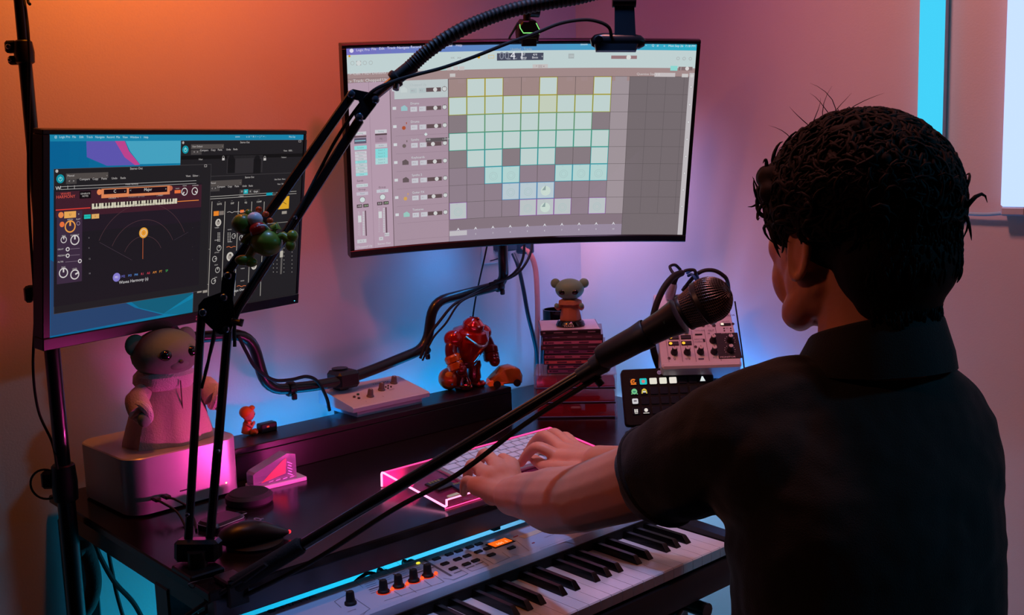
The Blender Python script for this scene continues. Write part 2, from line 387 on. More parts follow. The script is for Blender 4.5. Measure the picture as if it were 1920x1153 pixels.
# ------------------------------------------------------------------ screens: photo pixels -> place on the screen
def homography(src):
    # maps four photo corners (TL,TR,BR,BL) to the unit square, returns function px -> (s,t)
    dst = [(0, 0), (1, 0), (1, 1), (0, 1)]
    A = []
    for (x, y), (u, v) in zip(src, dst):
        A.append([x, y, 1, 0, 0, 0, -u*x, -u*y, u]); A.append([0, 0, 0, x, y, 1, -v*x, -v*y, v])
    n = 8
    for i in range(n):
        p = max(range(i, n), key=lambda r: abs(A[r][i])); A[i], A[p] = A[p], A[i]
        for r in range(n):
            if r != i:
                k = A[r][i]/A[i][i]
                for c in range(i, 9): A[r][c] -= k*A[i][c]
    h = [A[i][8]/A[i][i] for i in range(n)]
    def f(x, y):
        w = h[6]*x+h[7]*y+1
        return (h[0]*x+h[1]*y+h[2])/w, (h[3]*x+h[4]*y+h[5])/w
    return f
class Screen:
    # flat or curved panel; (s,t) in the unit square of the lit area, s to the right, t down
    def __init__(s, x0, x1, z0, z1, R, H, ts=1.0):
        s.ts = ts
        s.x0, s.x1, s.z0, s.z1, s.R, s.H = x0, x1, z0, z1, R, H
        s.g = {}; s.aspect = (x1-x0)/(z0-z1)
    def pos(s, u, v, off):
        x = s.x0+(s.x1-s.x0)*u; z = s.z0+(s.z1-s.z0)*v
        if s.R: a = x/s.R; return Vector(((s.R-off)*math.sin(a), -(s.R-(s.R-off)*math.cos(a)), z))
        return Vector((x, -off, z))
    def G(s, col, e):
        k = (tuple(col), e)
        if k not in s.g: s.g[k] = G()
        return s.g[k]
    def st(s, z, x, y):
        if z: x, y = z[0]+x*z[2], z[1]+y*z[2]
        return s.H(x, y)
    def poly(s, pts, col, L, e=1.0):     # pts in (s,t)
        off = .0002+.00009*L
        s.G(col, e).add([tuple(s.pos(u, v, off)) for u, v in pts][::-1], [tuple(range(len(pts)))])
    def strect(s, a, b, c, d, col, L, e=1.0, n=None):
        n = n or (max(1, int(abs(c-a)*24)) if s.R else 1); off = .0002+.00009*L
        vs = []; fs = []
        for i in range(n+1):
            u = a+(c-a)*i/n; vs += [tuple(s.pos(u, b, off)), tuple(s.pos(u, d, off))]
            if i: k = 2*i; fs.append((k-2, k-1, k+1, k))
        s.G(col, e).add(vs, fs)
    def rect(s, z, x0, y0, x1, y1, col, L, e=1.0):       # photo-pixel rectangle
        a, b = s.st(z, x0, y0); c, d = s.st(z, x1, y1); s.strect(a, b, c, d, col, L, e)
    def outl(s, a, b, c, d, w, col, L, e=1.0):
        h = w*s.aspect
        s.strect(a, b, c, b+h, col, L, e); s.strect(a, d-h, c, d, col, L, e)
        s.strect(a, b+h, a+w, d-h, col, L, e); s.strect(c-w, b+h, c, d-h, col, L, e)
    def outr(s, z, x0, y0, x1, y1, w, col, L, e=1.0):
        a, b = s.st(z, x0, y0); c, d = s.st(z, x1, y1); s.outl(a, b, c, d, w, col, L, e)
    def disc(s, z, x, y, r, col, L, e=1.0, n=18, st=None):
        u, v = st or s.st(z, x, y); s.poly([(u+r*math.cos(2*PI*i/n), v+r*s.aspect*math.sin(2*PI*i/n)) for i in range(n)], col, L, e)
    def ring(s, z, x, y, r, w, col, L, e=1.0, n=24, a0=0, a1=360, st=None):
        u, v = st or s.st(z, x, y); off = .0002+.00009*L; vs = []; fs = []
        for i in range(n+1):
            a = math.radians(a0+(a1-a0)*i/n)
            for rr in (r-w, r): vs.append(tuple(s.pos(u+rr*math.cos(a), v+rr*s.aspect*math.sin(a), off)))
            if i: k = 2*i; fs.append((k-2, k, k+1, k-1))
        s.G(col, e).add(vs, fs)
    def line(s, z, pts, w, col, L, e=1.0):
        P = [s.st(z, *p) for p in pts]
        for (a, b), (c, d) in zip(P, P[1:]):
            dx, dy = c-a, (d-b)/s.aspect; l = math.hypot(dx, dy) or 1; nx, ny = -dy/l*w/2, dx/l*w/2*s.aspect
            s.poly([(a+nx, b+ny), (c+nx, d+ny), (c-nx, d-ny), (a-nx, b-ny)], col, L, e)
    def text(s, z, x, y, txt, size, col, L, e=1.0, align='LEFT', st=None):   # size in s units (letter height)
        u, v = st or s.st(z, x, y); vs, fs = textmesh(txt, align); off = .0002+.00009*L; size *= s.ts
        s.G(col, e).add([tuple(s.pos(u+p[0]*size, v-p[1]*size*s.aspect, off)) for p in vs], fs)
    def knob(s, z, x, y, r, col, L, e=1.0, ang=40):
        u, v = s.st(z, x, y); s.ring(None, 0, 0, r, r*.22, col, L, e, st=(u, v))
        a = math.radians(ang-90); 
        s.poly([(u+r*.16*math.sin(a)*k+r*q*math.cos(a), v+s.aspect*(-r*.16*math.cos(a)*k+r*q*math.sin(a))) for k, q in ((1, .1), (1, .8), (-1, .8), (-1, .1))][::-1], col, L, e)
    def flush(s, parent, names):
        for (col, e), g in s.g.items(): pass
        allg = G(); ms = []
        for i, ((col, e), g) in enumerate(s.g.items()):
            b = len(allg.v); allg.v += g.v; allg.f += [[j+b for j in f] for f in g.f]; allg.mi += [i]*len(g.f); ms.append(glow(col, e))
        return obj(names, allg, ms, parent, smooth=0)

def curved_slab(x0, x1, z0, z1, R, d0, d1, nx=24, cr=.006):
    # slab following the curve between depths d0 (front) and d1 (back), depths measured away from the viewer
    g = G(); vs = []; fs = []
    def P(x, z, d):
        if not R: return (x, d, z)
        a = x/R; return ((R+d)*math.sin(a), (R+d)*math.cos(a)-R, z)
    for i in range(nx+1):
        x = x0+(x1-x0)*i/nx
        c = min(cr, (d1-d0)*.45)
        for z, d in ((z0, d0+c), (z0+c, d0), (z1-c, d0), (z1, d0+c), (z1, d1-c), (z1-c, d1), (z0+c, d1), (z0, d1-c)): vs.append(P(x, z, d))
    for i in range(nx):
        for k in range(8): a, b = i*8+k, i*8+(k+1) % 8; fs.append((a, a+8, b+8, b))
    fs += [tuple(range(8)), tuple(range(nx*8+7, nx*8-1, -1))]
    return g.add(vs, fs)
def mon_frame(o, yaw, tilt):
    ex = Vector((math.cos(yaw), math.sin(yaw), 0)); n = Vector((math.sin(yaw), -math.cos(yaw), 0)); ez = Vector((0, 0, 1))
    ez2 = ez*math.cos(tilt)+n*math.sin(tilt); n2 = n*math.cos(tilt)-ez*math.sin(tilt)
    return frame(Vector(o), ex, -n2, ez2)

# ---------------- large curved monitor
MB = mon_frame((1.4739, 1.5955, 1.3244), -.5423, .2353)
big = thing('curved_monitor', 'large curved monitor showing a music grid in the corner above the desk', 'monitor', MB)
BW, BH, BR = .71, .42, 1.8
x0, x1, z0, z1 = -BW/2, BW/2, BH/2, -BH/2
fr_ = G()
mL, mR, mT, mBt = .0085, .0075, .0085, .0165
for q in ((x0, x1, z0-mT, z0), (x0, x1, z1, z1+mBt)): 
    h = curved_slab(q[0], q[1], q[2], q[3], BR, -.0015, .024, cr=.0025); fr_.add(h.v, h.f)
for q in ((x0, x0+mL, z1+mBt-.001, z0-mT+.001), (x1-mR, x1, z1+mBt-.001, z0-mT+.001)):
    h = curved_slab(q[0], q[1], q[2], q[3], BR, -.0012, .024, nx=2, cr=.002); fr_.add(h.v, h.f)
obj('bezel', fr_, mat('bezel_black', (10, 11, 13), .3), big)
obj('back_cover', curved_slab(x0+.004, x1-.004, z1+.004, z0-.004, BR, .022, .030), BLK, big)
obj('back_bulge', G().box((0, .045, -.02), (.40, .04, .24), .012), BLK, big)
obj('mount_plate', G().box((0, .070, -.02), (.11, .012, .11), .003), BLKM, big)
scr = obj('screen', curved_slab(x0+mL-.001, x1-mR+.001, z1+mBt-.001, z0-mT+.001, BR, .0004, .02, nx=36, cr=.0001), mat('panel_black', (6, 6, 7), .35), big)
HB = homography([(650.8, 92.3), (1312, 82.2), (1281.4, 436.3), (663.4, 466.4)])
S = Screen(x0+mL, x1-mR, z0-mT, z1+mBt, BR, HB, .72)
ZA, ZB, ZC, ZD = (630, 60, .2082), (960, 0, .2081), (630, 230, .22556), (960, 230, .22552)
LAV, WHT, BRN = (178, 152, 170), (190, 207, 208), (160, 136, 136)
S.strect(0, 0, 1, 1, (172, 148, 164), 0, .92)
# menu bar: violet to cyan
for i in range(24):
    k = i/23; S.strect(i/24, 0, (i+1)/24, .030, (int(118-70*k), int(112+60*k), int(190+8*k)), 1, 1, n=2)
tB = S.st(ZA, 100, 195)[1]; tT = .118
S.strect(0, .030, 1, tT, WHT, 1)
S.strect(0, tT, 1, .183, BRN, 1)
gx0, gx1 = S.H(847, 152)[0], S.H(1190, 148)[0]; gy0, gy1 = S.H(847, 152.2)[1], S.H(846, 416.8)[1]
cw, chh = (gx1-gx0)/10, (gy1-gy0)/8
# left inspector
xi = S.st(ZA, 500, 480)[0]
S.strect(0, tT, xi, gy0, BRN, 2); S.strect(0, gy0, xi, 1, LAV, 2); S.strect(xi-.0012, tT, xi+.0006, 1, (96, 78, 84), 3)
S.strect(0, (tT+gy0)/2+.002, xi, (tT+gy0)/2+.004, (120, 100, 104), 3); S.strect(0, gy0-.002, xi, gy0, (120, 100, 104), 3)
xm = S.st(ZC, 300, 500)[0]; S.strect(xm, gy0, xm+.001, 1, (150, 126, 142), 3)
S.strect(xi+.012, gy0, gx0, gy0+chh, (186, 196, 198), 2)
for r in range(9): S.strect(xi+.012, gy0+chh*(r+1)-.0012, gx0, gy0+chh*(r+1), (140, 118, 132), 3)
S.strect(gx0-.0016, gy0, gx0-.0004, 1, (110, 92, 98), 3)
# grid background
for r in range(8):
    S.strect(gx0, gy0+r*chh, gx0+9*cw, gy0+(r+1)*chh, (158, 134, 132) if r == 0 else ((134, 122, 128) if r < 5 else (142, 126, 138)), 1)
    S.strect(gx0+9*cw, gy0+r*chh, gx1, gy0+(r+1)*chh, (158, 146, 152), 1)
S.strect(gx1, gy0, .985, 1, (116, 106, 110), 2); S.strect(.985, gy0-.02, 1, 1, (188, 182, 186), 3)
S.strect(gx0, gy1, gx1, gy1+.058, (132, 116, 126), 2); S.strect(gx0, gy1+.058, gx1, 1, (150, 136, 156), 2)
for c in range(14): S.strect(gx0+c*cw-.0007, gy0, gx0+c*cw+.0005, gy1 if c != 10 else 1, (84, 76, 78) if c < 11 else (98, 90, 94), 3)
for r in range(9): S.strect(gx0, gy0+r*chh-.0010, .985, gy0+r*chh+.0008, (92, 84, 86), 3)
cells = {0: [1, 2, 5, 8], 1: range(9), 2: range(1, 8), 3: range(9), 4: [1, 2, 4, 5, 8], 5: [2, 3, 6, 7, 8], 6: [3, 4, 5], 7: [0, 4, 5, 6, 8]}
edge = {0: (186, 168, 30), 1: (170, 172, 70), 2: (110, 168, 130), 3: (70, 170, 148), 4: (56, 170, 172), 5: (60, 170, 190), 6: (90, 150, 200), 7: (160, 110, 180)}
for r, cs in cells.items():
    for c in cs:
        a, b = gx0+c*cw, gy0+r*chh; e = .0012
        fill = (190, 208, 206) if r > 0 else (192, 208, 206)
        if r == 1 and c == 5: fill = (194, 204, 186)
        if r in (5,): fill = (178, 210, 208)
        if r > 5: fill = (184, 200, 208)
        if r == 7: fill = (186, 194, 196)
        S.strect(a+e, b+e*S.aspect, a+cw-e, b+chh-e*S.aspect, fill, 4); S.outl(a+.0004, b+.0006, a+cw-.0004, b+chh-.0006, .0015, edge[r], 5)
        if r >= 5:
            S.ring(None, 0, 0, .0125, .0012, (166, 192, 192), 6, st=(a+cw/2, b+chh*.56)); S.ring(None, 0, 0, .0075, .0010, (166, 192, 192), 6, st=(a+cw/2, b+chh*.56))
            if c == 5: S.disc(None, 0, 0, .0150, (200, 216, 208), 6, st=(a+cw/2, b+chh*.54)); S.poly([(a+cw*.3, b+chh*.5), (a+cw*.5, b+chh*.2), (a+cw*.5, b+chh*.5)], (140, 160, 160), 7)
            S.text(None, 0, 0, '1:1', .006, (150, 160, 166), 6, st=(a+cw*.38, b+chh*.10))
for c in range(10):
    S.poly([(gx0+cw*(c+.40), .945), (gx0+cw*(c+.5), .928), (gx0+cw*(c+.60), .945), (gx0+cw*(c+.5), .938)], (214, 214, 220), 6)
    S.text(None, 0, 0, str(c+1), .0095, (214, 214, 220), 6, align='CENTER', st=(gx0+cw*(c+.5), .968))
S.strect(gx0, gy1+.062, gx0+cw, gy1+.088, (190, 186, 192), 5)
for r in range(8): S.disc(None, 0, 0, .0038, (206, 206, 208), 6, st=(.9925, gy0+(r+.45)*chh+.01)); S.ring(None, 0, 0, .004, .0008, (150, 140, 146), 7, st=(.9925, gy0+(r+.45)*chh+.01))
# track list
names = ['Chopped Up', 'Drums', 'Drums', 'Synths', 'Keyboards', 'Synths 2', 'Guitar FX', 'Textures']
icol = [(196, 206, 206), (150, 190, 196), (170, 80, 50), (110, 96, 96), (100, 86, 90), (100, 86, 90), (206, 160, 90), (150, 196, 188)]
for r in range(8):
    y = gy0+(r+.5)*chh; lw = gx0-xi; hi = (204, 214, 216) if r else (170, 182, 184)
    S.strect(xi+.006, y-.010, xi+.016, y+.004, (206, 210, 214), 6)
    if r not in (2, 3, 6): S.poly([(xi+lw*.18, y+.012), (xi+lw*.18, y-.008), (xi+lw*.24, y-.016), (xi+lw*.29, y-.004), (xi+lw*.29, y+.012)], icol[r], 6)
    else: S.disc(None, 0, 0, .0055, icol[r], 6, st=(xi+lw*.22, y+.006)); S.line(None, (), .001, icol[r], 6); S.strect(xi+lw*.26, y-.022, xi+lw*.275, y-.012, icol[r], 6)
    S.text(None, 0, 0, names[r], .0125, hi, 6, st=(xi+lw*.34, y-.022))
    for k in range(2): S.strect(xi+lw*(.34+.15*k), y-.006, xi+lw*(.455+.15*k), y+.018, (196, 196, 204) if r else (176, 190, 192), 6); S.text(None, 0, 0, 'M S' if k == 0 else 'R I', .0085, (150, 136, 148), 7, st=(xi+lw*(.36+.15*k), y+.006))
    S.strect(xi+lw*.615, y-.006, xi+lw*.87, y+.014, (96, 78, 82), 6)
    kx = xi+lw*(.77 if r < 2 else .72+.03*((r*7) % 3)); S.disc(None, 0, 0, .0058, (206, 206, 206), 8, st=(kx, y+.004))
    S.ring(None, 0, 0, .0072, .0013, (112, 100, 106), 6, st=(xi+lw*.93, y+.002)); S.disc(None, 0, 0, .0058, (204, 208, 208), 7, st=(xi+lw*.93, y+.002)); S.strect(xi+lw*.927, y-.012, xi+lw*.933, y-.004, (112, 100, 106), 8)
S.rect(ZC, 765, 145, 948, 172, (92, 84, 88), 8); S.text(ZC, 772, 157, 'Individual Track Zoom', .0105, (206, 206, 208), 9)
S.disc(ZC, 765, 112, .005, (206, 220, 220), 8, n=4)
# inspector
S.text(ZA, 125, 383, '>', .016, (206, 204, 208), 6); S.text(ZA, 160, 380, 'Cell: MIDI Defaults', .0165, (206, 204, 208), 6)
S.text(ZA, 125, 452, '>', .016, (206, 204, 208), 6); S.text(ZA, 160, 446, 'Track: Chopped Up', .0165, (206, 204, 208), 6)
def slot(z, x0_, y0_, x1_, y1_, col, txt=None, L=6, tc=(120, 150, 154)):
    S.rect(z, x0_, y0_, x1_, y1_, col, L)
    if txt: S.text(z, (x0_+x1_)/2, (y0_+y1_)/2, txt, .0085, tc, L+1, align='CENTER')
slot(ZC, 150, 78, 256, 100, (204, 202, 208), 'Setting'); slot(ZC, 152, 112, 257, 120, (92, 70, 76)); slot(ZC, 152, 128, 257, 172, (96, 92, 112)); S.line(ZC, [(158, 151), (250, 149)], .002, (150, 220, 230), 8)
slot(ZC, 153, 193, 260, 222, (140, 216, 216), 'Sampler')
for i, (nm, col) in enumerate((('Harmony', (200, 198, 206)), ('Echo', (200, 198, 206)), ('Comp', (200, 198, 206)), ('Channel', (150, 214, 216)), ('Tape', (190, 200, 206)), ('St-Delay', (190, 204, 208)), ('Gate', (190, 204, 208)), ('Limit', (150, 214, 216)))):
    slot(ZC, 157+i, 238+i*25.6, 258+i, 258+i*25.6, col, nm)
slot(ZC, 330, 66, 432, 92, (200, 200, 206), 'Setting'); slot(ZC, 331, 98, 433, 108, (84, 66, 72)); slot(ZC, 331, 112, 433, 166, (158, 132, 150), 'EQ', tc=(90, 70, 80)); slot(ZC, 332, 182, 434, 210, (192, 194, 202), 'Audio')
for i in range(5): slot(ZC, 332, 222+i*26, 438, 244+i*26, (130, 214, 216) if i < 3 else (170, 212, 214), 'Insert %d' % (i+1))
S.text(ZC, 200, 480, 'Sends', .011, (86, 66, 76), 6, align='CENTER'); slot(ZC, 168, 508, 266, 530, (196, 206, 210), 'Stereo Out'); S.text(ZC, 215, 552, 'Group', .011, (86, 66, 76), 6, align='CENTER'); S.text(ZC, 388, 540, 'Group', .011, (86, 66, 76), 6, align='CENTER')
slot(ZC, 168, 575, 268, 598, (194, 186, 200), 'Read'); slot(ZC, 340, 560, 440, 582, (194, 196, 206), 'Read')
for x, y in ((218, 637), (391, 622)): S.disc(ZC, x, y, .0078, (204, 216, 216), 6); S.ring(ZC, x, y, .0088, .0012, (120, 100, 112), 7)
for x, y, tx, c in ((192, 688, '-4.8', (210, 206, 206)), (247, 686, '-6.6', (170, 214, 160)), (366, 674, '0.0', (210, 206, 206)), (419, 671, '-4.0', (170, 214, 160))):
    S.rect(ZC, x-23, y-13, x+24, y+13, (86, 72, 78), 6); S.text(ZC, x, y, tx, .0105, c, 7, align='CENTER')
for x, ya, yb, ky in ((192, 735, 935, 795), (367, 715, 918, 768)):
    S.rect(ZC, x-2, ya, x+3, yb, (206, 204, 210), 6); S.rect(ZC, x-13, ky-28, x+17, ky+26, (206, 210, 212), 7); S.rect(ZC, x+46, ya-8, x+62, yb, (98, 74, 86), 6)
    for k in range(14): yy = ya+(yb-ya)*k/14; S.rect(ZC, x-12, yy, x-6, yy+4, (200, 196, 204), 6); S.rect(ZC, x+26, yy, x+42, yy+9, (196, 196, 202), 6)
for x, y, w, tx in ((210, 978, 40, 'M  S'), (375, 965, 18, 'M'), (425, 933, 20, 'Bnce')): S.rect(ZC, x-w, y-14, x+w, y+12, (196, 196, 202), 6); S.text(ZC, x, y, tx, .009, (140, 120, 136), 7, align='CENTER')
S.text(ZC, 232, 1022, 'Chopped Up', .0125, (208, 206, 212), 6, align='CENTER'); S.text(ZC, 400, 1005, 'Stereo Out', .0115, (208, 206, 212), 6, align='CENTER')
# menu and tool bar
S.disc(ZA, 148, 174, .0055, (220, 216, 236), 6); S.poly([S.st(ZA, 148, 164), S.st(ZA, 156, 154), S.st(ZA, 152, 166)], (220, 216, 236), 6)
for x, y, tx in ((190, 170, 'Logic Pro'), (332, 163, 'File'), (403, 160, 'Edit'), (478, 157, 'Track'), (570, 155, 'Navigate'), (695, 151, 'Record'), (812, 147, 'Mix'), (880, 145, 'View'), (965, 143, 'Window'), (1070, 141, '1'), (1112, 139, 'Help')): S.text(ZA, x, y, tx, .0135, (216, 214, 234), 6)
for x, tx in ((668, 'zoom'), (1243, '~'), (1300, 'Q'), (1345, '#'), (1403, 'o'), (1445, 'Mon Sep 26  7:18 PM')): S.text(ZB, x, 414, tx, .0125, (206, 226, 236), 6)
for x, y in ((128, 222), (1324, 246)): S.disc(ZA, x, y, .0030 if x < 200 else .0042, (214, 160, 30), 6)
S.text(ZA, 165, 222, '- -', .012, (206, 196, 150), 6)
for x in (155, 270, 325): S.ring(ZA, x, 285, .0055, .0012, (166, 172, 172), 6)
S.rect(ZA, 190, 266, 236, 306, (160, 162, 164), 5); S.disc(ZA, 213, 286, .0065, (206, 212, 212), 6)
for x, tx in ((1065, '<<'), (1125, '>>'), (1255, '>')): S.text(ZA, x, 254, tx, .013, (132, 128, 130), 6)
S.text(ZA, 1375, 244, '-', .012, (170, 160, 150), 6); S.outr(ZA, 1412, 228, 1465, 258, .0014, (214, 190, 130), 6)
a_, b_ = S.st(ZA, 1492, 212); c_, d_ = S.st(ZB, 330, 560); S.strect(a_, b_, c_, d_, (70, 74, 92), 6)
S.text(None, 0, 0, '00', .042, (130, 134, 150), 7, st=(a_+.006, (b_+d_)/2-.004)); S.text(None, 0, 0, '4', .044, (222, 224, 230), 7, st=(a_+.038, (b_+d_)/2-.004)); S.text(None, 0, 0, '1', .044, (222, 224, 230), 7, st=(a_+.064, (b_+d_)/2-.004))
S.text(None, 0, 0, 'BAR     BEAT', .0072, (190, 194, 206), 7, st=(a_+.030, d_-.008))
for x, l1, l2, l3 in ((150, '87', 'Keep', 'TEMPO'), (255, '4/4', 'Bmin', '')):
    S.text(ZB, x, 512, l1, .0135, (220, 222, 228), 7, align='CENTER'); S.text(ZB, x, 538, l2, .0120, (220, 222, 228), 7, align='CENTER'); S.text(ZB, x, 556, l3, .0065, (190, 194, 206), 7, align='CENTER')
S.text(ZB, 320, 526, 'v', .012, (214, 216, 222), 7, align='CENTER')
S.text(ZB, 130, 463, 'Untitled - Tracks', .0125, (166, 176, 178), 6, align='CENTER')
S.rect(ZB, 558, 500, 608, 544, (168, 178, 180), 6); S.text(ZB, 583, 523, '1234', .009, (206, 214, 214), 7, align='CENTER')
S.rect(ZB, 942, 512, 1168, 538, (150, 118, 122), 6); S.disc(ZB, 1096, 525, .0068, (214, 216, 214), 8)
for x in (1528, 1580, 1634): S.ring(ZB, x, 524, .0045, .0011, (158, 160, 162), 6)
S.rect(ZB, 1462, 592, 1520, 634, (140, 214, 208), 6); S.rect(ZB, 1532, 598, 1650, 628, (130, 110, 112), 6); S.disc(ZB, 1605, 612, .0055, (216, 212, 212), 8); S.text(ZB, 1548, 612, '|', .014, (216, 212, 212), 8)
S.text(ZB, 1165, 674, 'Quantize Start:', .0135, (206, 200, 200), 6); S.rect(ZB, 1322, 658, 1500, 690, (196, 188, 190), 6); S.text(ZB, 1335, 674, '1 Bar', .0125, (226, 222, 222), 7)
S.rect(ZB, 1560, 660, 1612, 690, (200, 196, 196), 6); S.disc(ZB, 1646, 676, .0048, (206, 204, 204), 6)
S.rect(ZB, 232, 600, 370, 632, (196, 190, 190), 6); S.text(ZB, 300, 616, '+ ||||| x', .0125, (140, 120, 124), 7, align='CENTER')
for x0_, x1_, tx in ((968, 1022, (170, 206, 204)), (1030, 1068, (196, 190, 190)), (1090, 1132, (196, 190, 190)), (1142, 1190, (196, 190, 190))): S.rect(ZA, x0_, 330, x1_, 364, tx, 6)
S.rect(ZA, 1056, 394, 1106, 424, (196, 192, 192), 6); S.text(ZA, 700, 356, 'Functions v', .0125, (196, 186, 188), 6)
S.flush(scr, 'interface')

# ---------------- flat monitor on the left
MA = mon_frame((.7819, 1.6642, 1.2022), .2763, .1483)
acer = thing('flat_monitor', 'flat monitor full of dark audio plug-in windows, next to the light stand', 'monitor', MA)
AW, AH = .54, .325
ml, mr, mt, mb = .0125, .0075, .0075, .0185
g = G()
for c, d in (((0, .009, AH/2-mt/2), (AW, .022, mt)), ((0, .009, -AH/2+mb/2), (AW, .024, mb)), ((-AW/2+ml/2, .009, (mb-mt)/2), (ml, .022, AH-mt-mb)), ((AW/2-mr/2, .009, (mb-mt)/2), (mr, .022, AH-mt-mb))): g.box(c, d, .0012)
obj('bezel', g, mat('bezel_black', (10, 11, 13), .3), acer)
obj('back_cover', G().box((0, .026, 0), (AW-.01, .014, AH-.01), .005), BLK, acer)
obj('back_bulge', G().box((0, .040, -.02), (.30, .022, .18), .008), BLK, acer)
obj('mount_plate', G().box((0, .054, -.02), (.10, .008, .10), .002), BLKM, acer)
scr = obj('screen', G().box(((ml-mr)/2, .010, (mb-mt)/2), (AW-ml-mr, .018, AH-mt-mb)), mat('panel_black', (6, 6, 7), .35), acer)
g = G(); g.text('acer', .017, frame(Vector((.036, -.00345, -AH/2+mb*.5)), Vector((1, 0, 0)), Vector((0, 0, 1)), Vector((0, -1, 0))), 'CENTER', 1.25)
obj('logo', g, mat('pink_logo', (190, 70, 110), .5, emit=.25), acer, smooth=0)
obj('power_light', G().ell((AW/2-.012, -.003, -AH/2+.006), (.0016, .0012, .0008), n=10, m=6), glow((90, 220, 255), 1.2), acer)
HA = homography([(90.5, 250.5), (569.4, 248.6), (556, 552), (88.6, 636)])
S = Screen(-AW/2+ml, AW/2-mr, AH/2-mt, -AH/2+mb, 0, HA, .76)
Z1 = (60, 220, .3816)
DK = (33, 31, 34); DK2 = (24, 23, 26); TXT = (190, 184, 182); TL_ = (16, 150, 168)
# wallpaper: teal with lilac and pink folds
for i in range(16):
    k = i/15; S.strect(i/16, 0, (i+1)/16, 1, (int(8+26*k*(1-k)), int(98+58*k), int(148+36*k)), 0, .95)
def zp(*pts): return [S.st(Z1, *p) for p in pts]
S.poly(zp((260, 100), (395, 100), (440, 150), (520, 228), (360, 232), (262, 190)), (92, 84, 172), 1, 1.0)
S.poly(zp((395, 100), (445, 100), (470, 160), (524, 226), (500, 229), (448, 190)), (186, 66, 140), 2, 1.0)
S.poly(zp((448, 100), (728, 98), (728, 218), (524, 224), (475, 160)), (72, 168, 200), 1, .9)
S.poly(zp((80, 700), (300, 835), (500, 940), (640, 975), (78, 1082)), (40, 70, 112), 1, .9)
S.poly(zp((395, 850), (700, 790), (760, 800), (800, 860), (640, 970), (520, 940)), (18, 96, 124), 2, .9)
S.poly(zp((720, 780), (800, 760), (810, 900), (780, 860)), (70, 84, 170), 2, .7)
S.poly(zp((640, 970), (800, 885), (1300, 800), (1300, 870), (760, 975)), (16, 112, 146), 1, .9)
S.strect(0, 0, 1, .032, (24, 130, 170), 3, .95)
for x, tx in ((102, '@'), (126, 'Logic Pro'), (190, 'File'), (225, 'Edit'), (260, 'Track'), (303, 'Navigate'), (360, 'Record'), (406, 'Mix'), (438, 'View'), (475, 'Window'), (524, '1'), (542, 'Help'), (995, 'zoom'), (1050, 'o  #  *  N  1  ~  )  *  =  -'), (1262, 'Mon Sep')): S.text(Z1, x, 91 if x < 600 else 86, tx, .0118, (176, 214, 226), 4)
def window(x0, y0, x1, y1, L, title, preset, tx=None):
    a, b = S.st(Z1, x0, y0); c, d = S.st(Z1, x1, y1)
    S.strect(a, b, c, d, DK, L); S.outl(a, b, c, d, .0012, (70, 66, 68), L+.5)
    return a, b, c, d
def controls(x, y, L, preset, buttons):
    S.disc(Z1, x, y, .0125, TL_, L, .9); S.ring(Z1, x, y+1, .0062, .0013, (170, 226, 226), L+1, a0=-60, a1=240); S.rect(Z1, x-1.5, y-11, x+1.5, y+1, (170, 226, 226), L+1)
    S.rect(Z1, x+28, y-26, x+(236 if x < 400 else 190), y-6, (78, 72, 70), L); S.text(Z1, x+34, y-15, preset, .0105, TXT, L+1); S.text(Z1, x+(228 if x < 400 else 182), y-18, 'v', .008, TXT, L+1)
    S.rect(Z1, x+28, y+2, x+80, y+24, (66, 62, 62), L); S.text(Z1, x+40, y+12, '<   >', .0125, TXT, L+1, align='LEFT')
    for bx, tx in buttons: S.text(Z1, bx, y+6-(bx-x)*.035, tx, .0118, TXT, L+1)
window(726, 106, 1335, 480, 4, '', '')
S.text(Z1, 1043, 114, 'Stereo Out', .012, TXT, 6, align='CENTER'); S.disc(Z1, 737, 117, .0042, (170, 166, 164), 6); S.outr(Z1, 1310, 102, 1322, 112, .001, TXT, 6)
controls(748, 151, 6, 'User Default', ((820, 'Compare'), (874, 'Copy'), (908, 'Paste'), (950, 'Undo'), (985, 'Redo')))
S.text(Z1, 1235, 155, 'View:  100% :', .011, TXT, 6); S.rect(Z1, 726, 182, 1335, 184, (18, 17, 18), 6)
S.text(Z1, 824, 199, 'Filter', .0105, TXT, 6, align='CENTER'); S.text(Z1, 1237, 187, 'Feature', .0105, TXT, 6, align='CENTER')
S.rect(Z1, 955, 180, 1130, 262, (46, 43, 46), 6)
for x in (976, 1104): S.rect(Z1, x-17, 196, x+17, 266, (22, 21, 23), 7); S.disc(Z1, x, 196, .0128, (22, 21, 23), 7)
for x in (936, 1142): S.ring(Z1, x, 188, .0045, .0012, TXT, 7); S.rect(Z1, x-6, 192, x+6, 203, TXT, 7)
# second window
window(803, 285, 1305, 905, 8, '', '')
S.text(Z1, 1066, 287, 'Stereo Out', .012, TXT, 10, align='CENTER'); S.disc(Z1, 825, 299, .0042, (170, 166, 164), 10); S.outr(Z1, 1282, 269, 1294, 279, .001, TXT, 10)
controls(837, 332, 10, 'Manual', ((905, 'Compare'), (957, 'Copy'), (992, 'Paste'), (1030, 'Undo'), (1062, 'Redo')))
S.text(Z1, 1190, 298, 'Side Chain:  None', .0095, TXT, 10); S.text(Z1, 1205, 321, 'View:  Editor :', .0095, TXT, 10)
for x, tx, c in ((1028, 'O', (60, 56, 56)), (1047, 'LR', (30, 170, 180)), (1070, 'R', (60, 56, 56)), (1097, 'Graph', (60, 56, 56))): S.rect(Z1, x-11, 348, x+(11 if x < 1090 else 20), 368, c, 10); S.text(Z1, x, 358, tx, .0105, (216, 214, 212), 11, align='CENTER')
for y in (384, 395): S.line(Z1, [(818, y+4), (1300, y-28)], .0016, (170, 166, 160), 10)
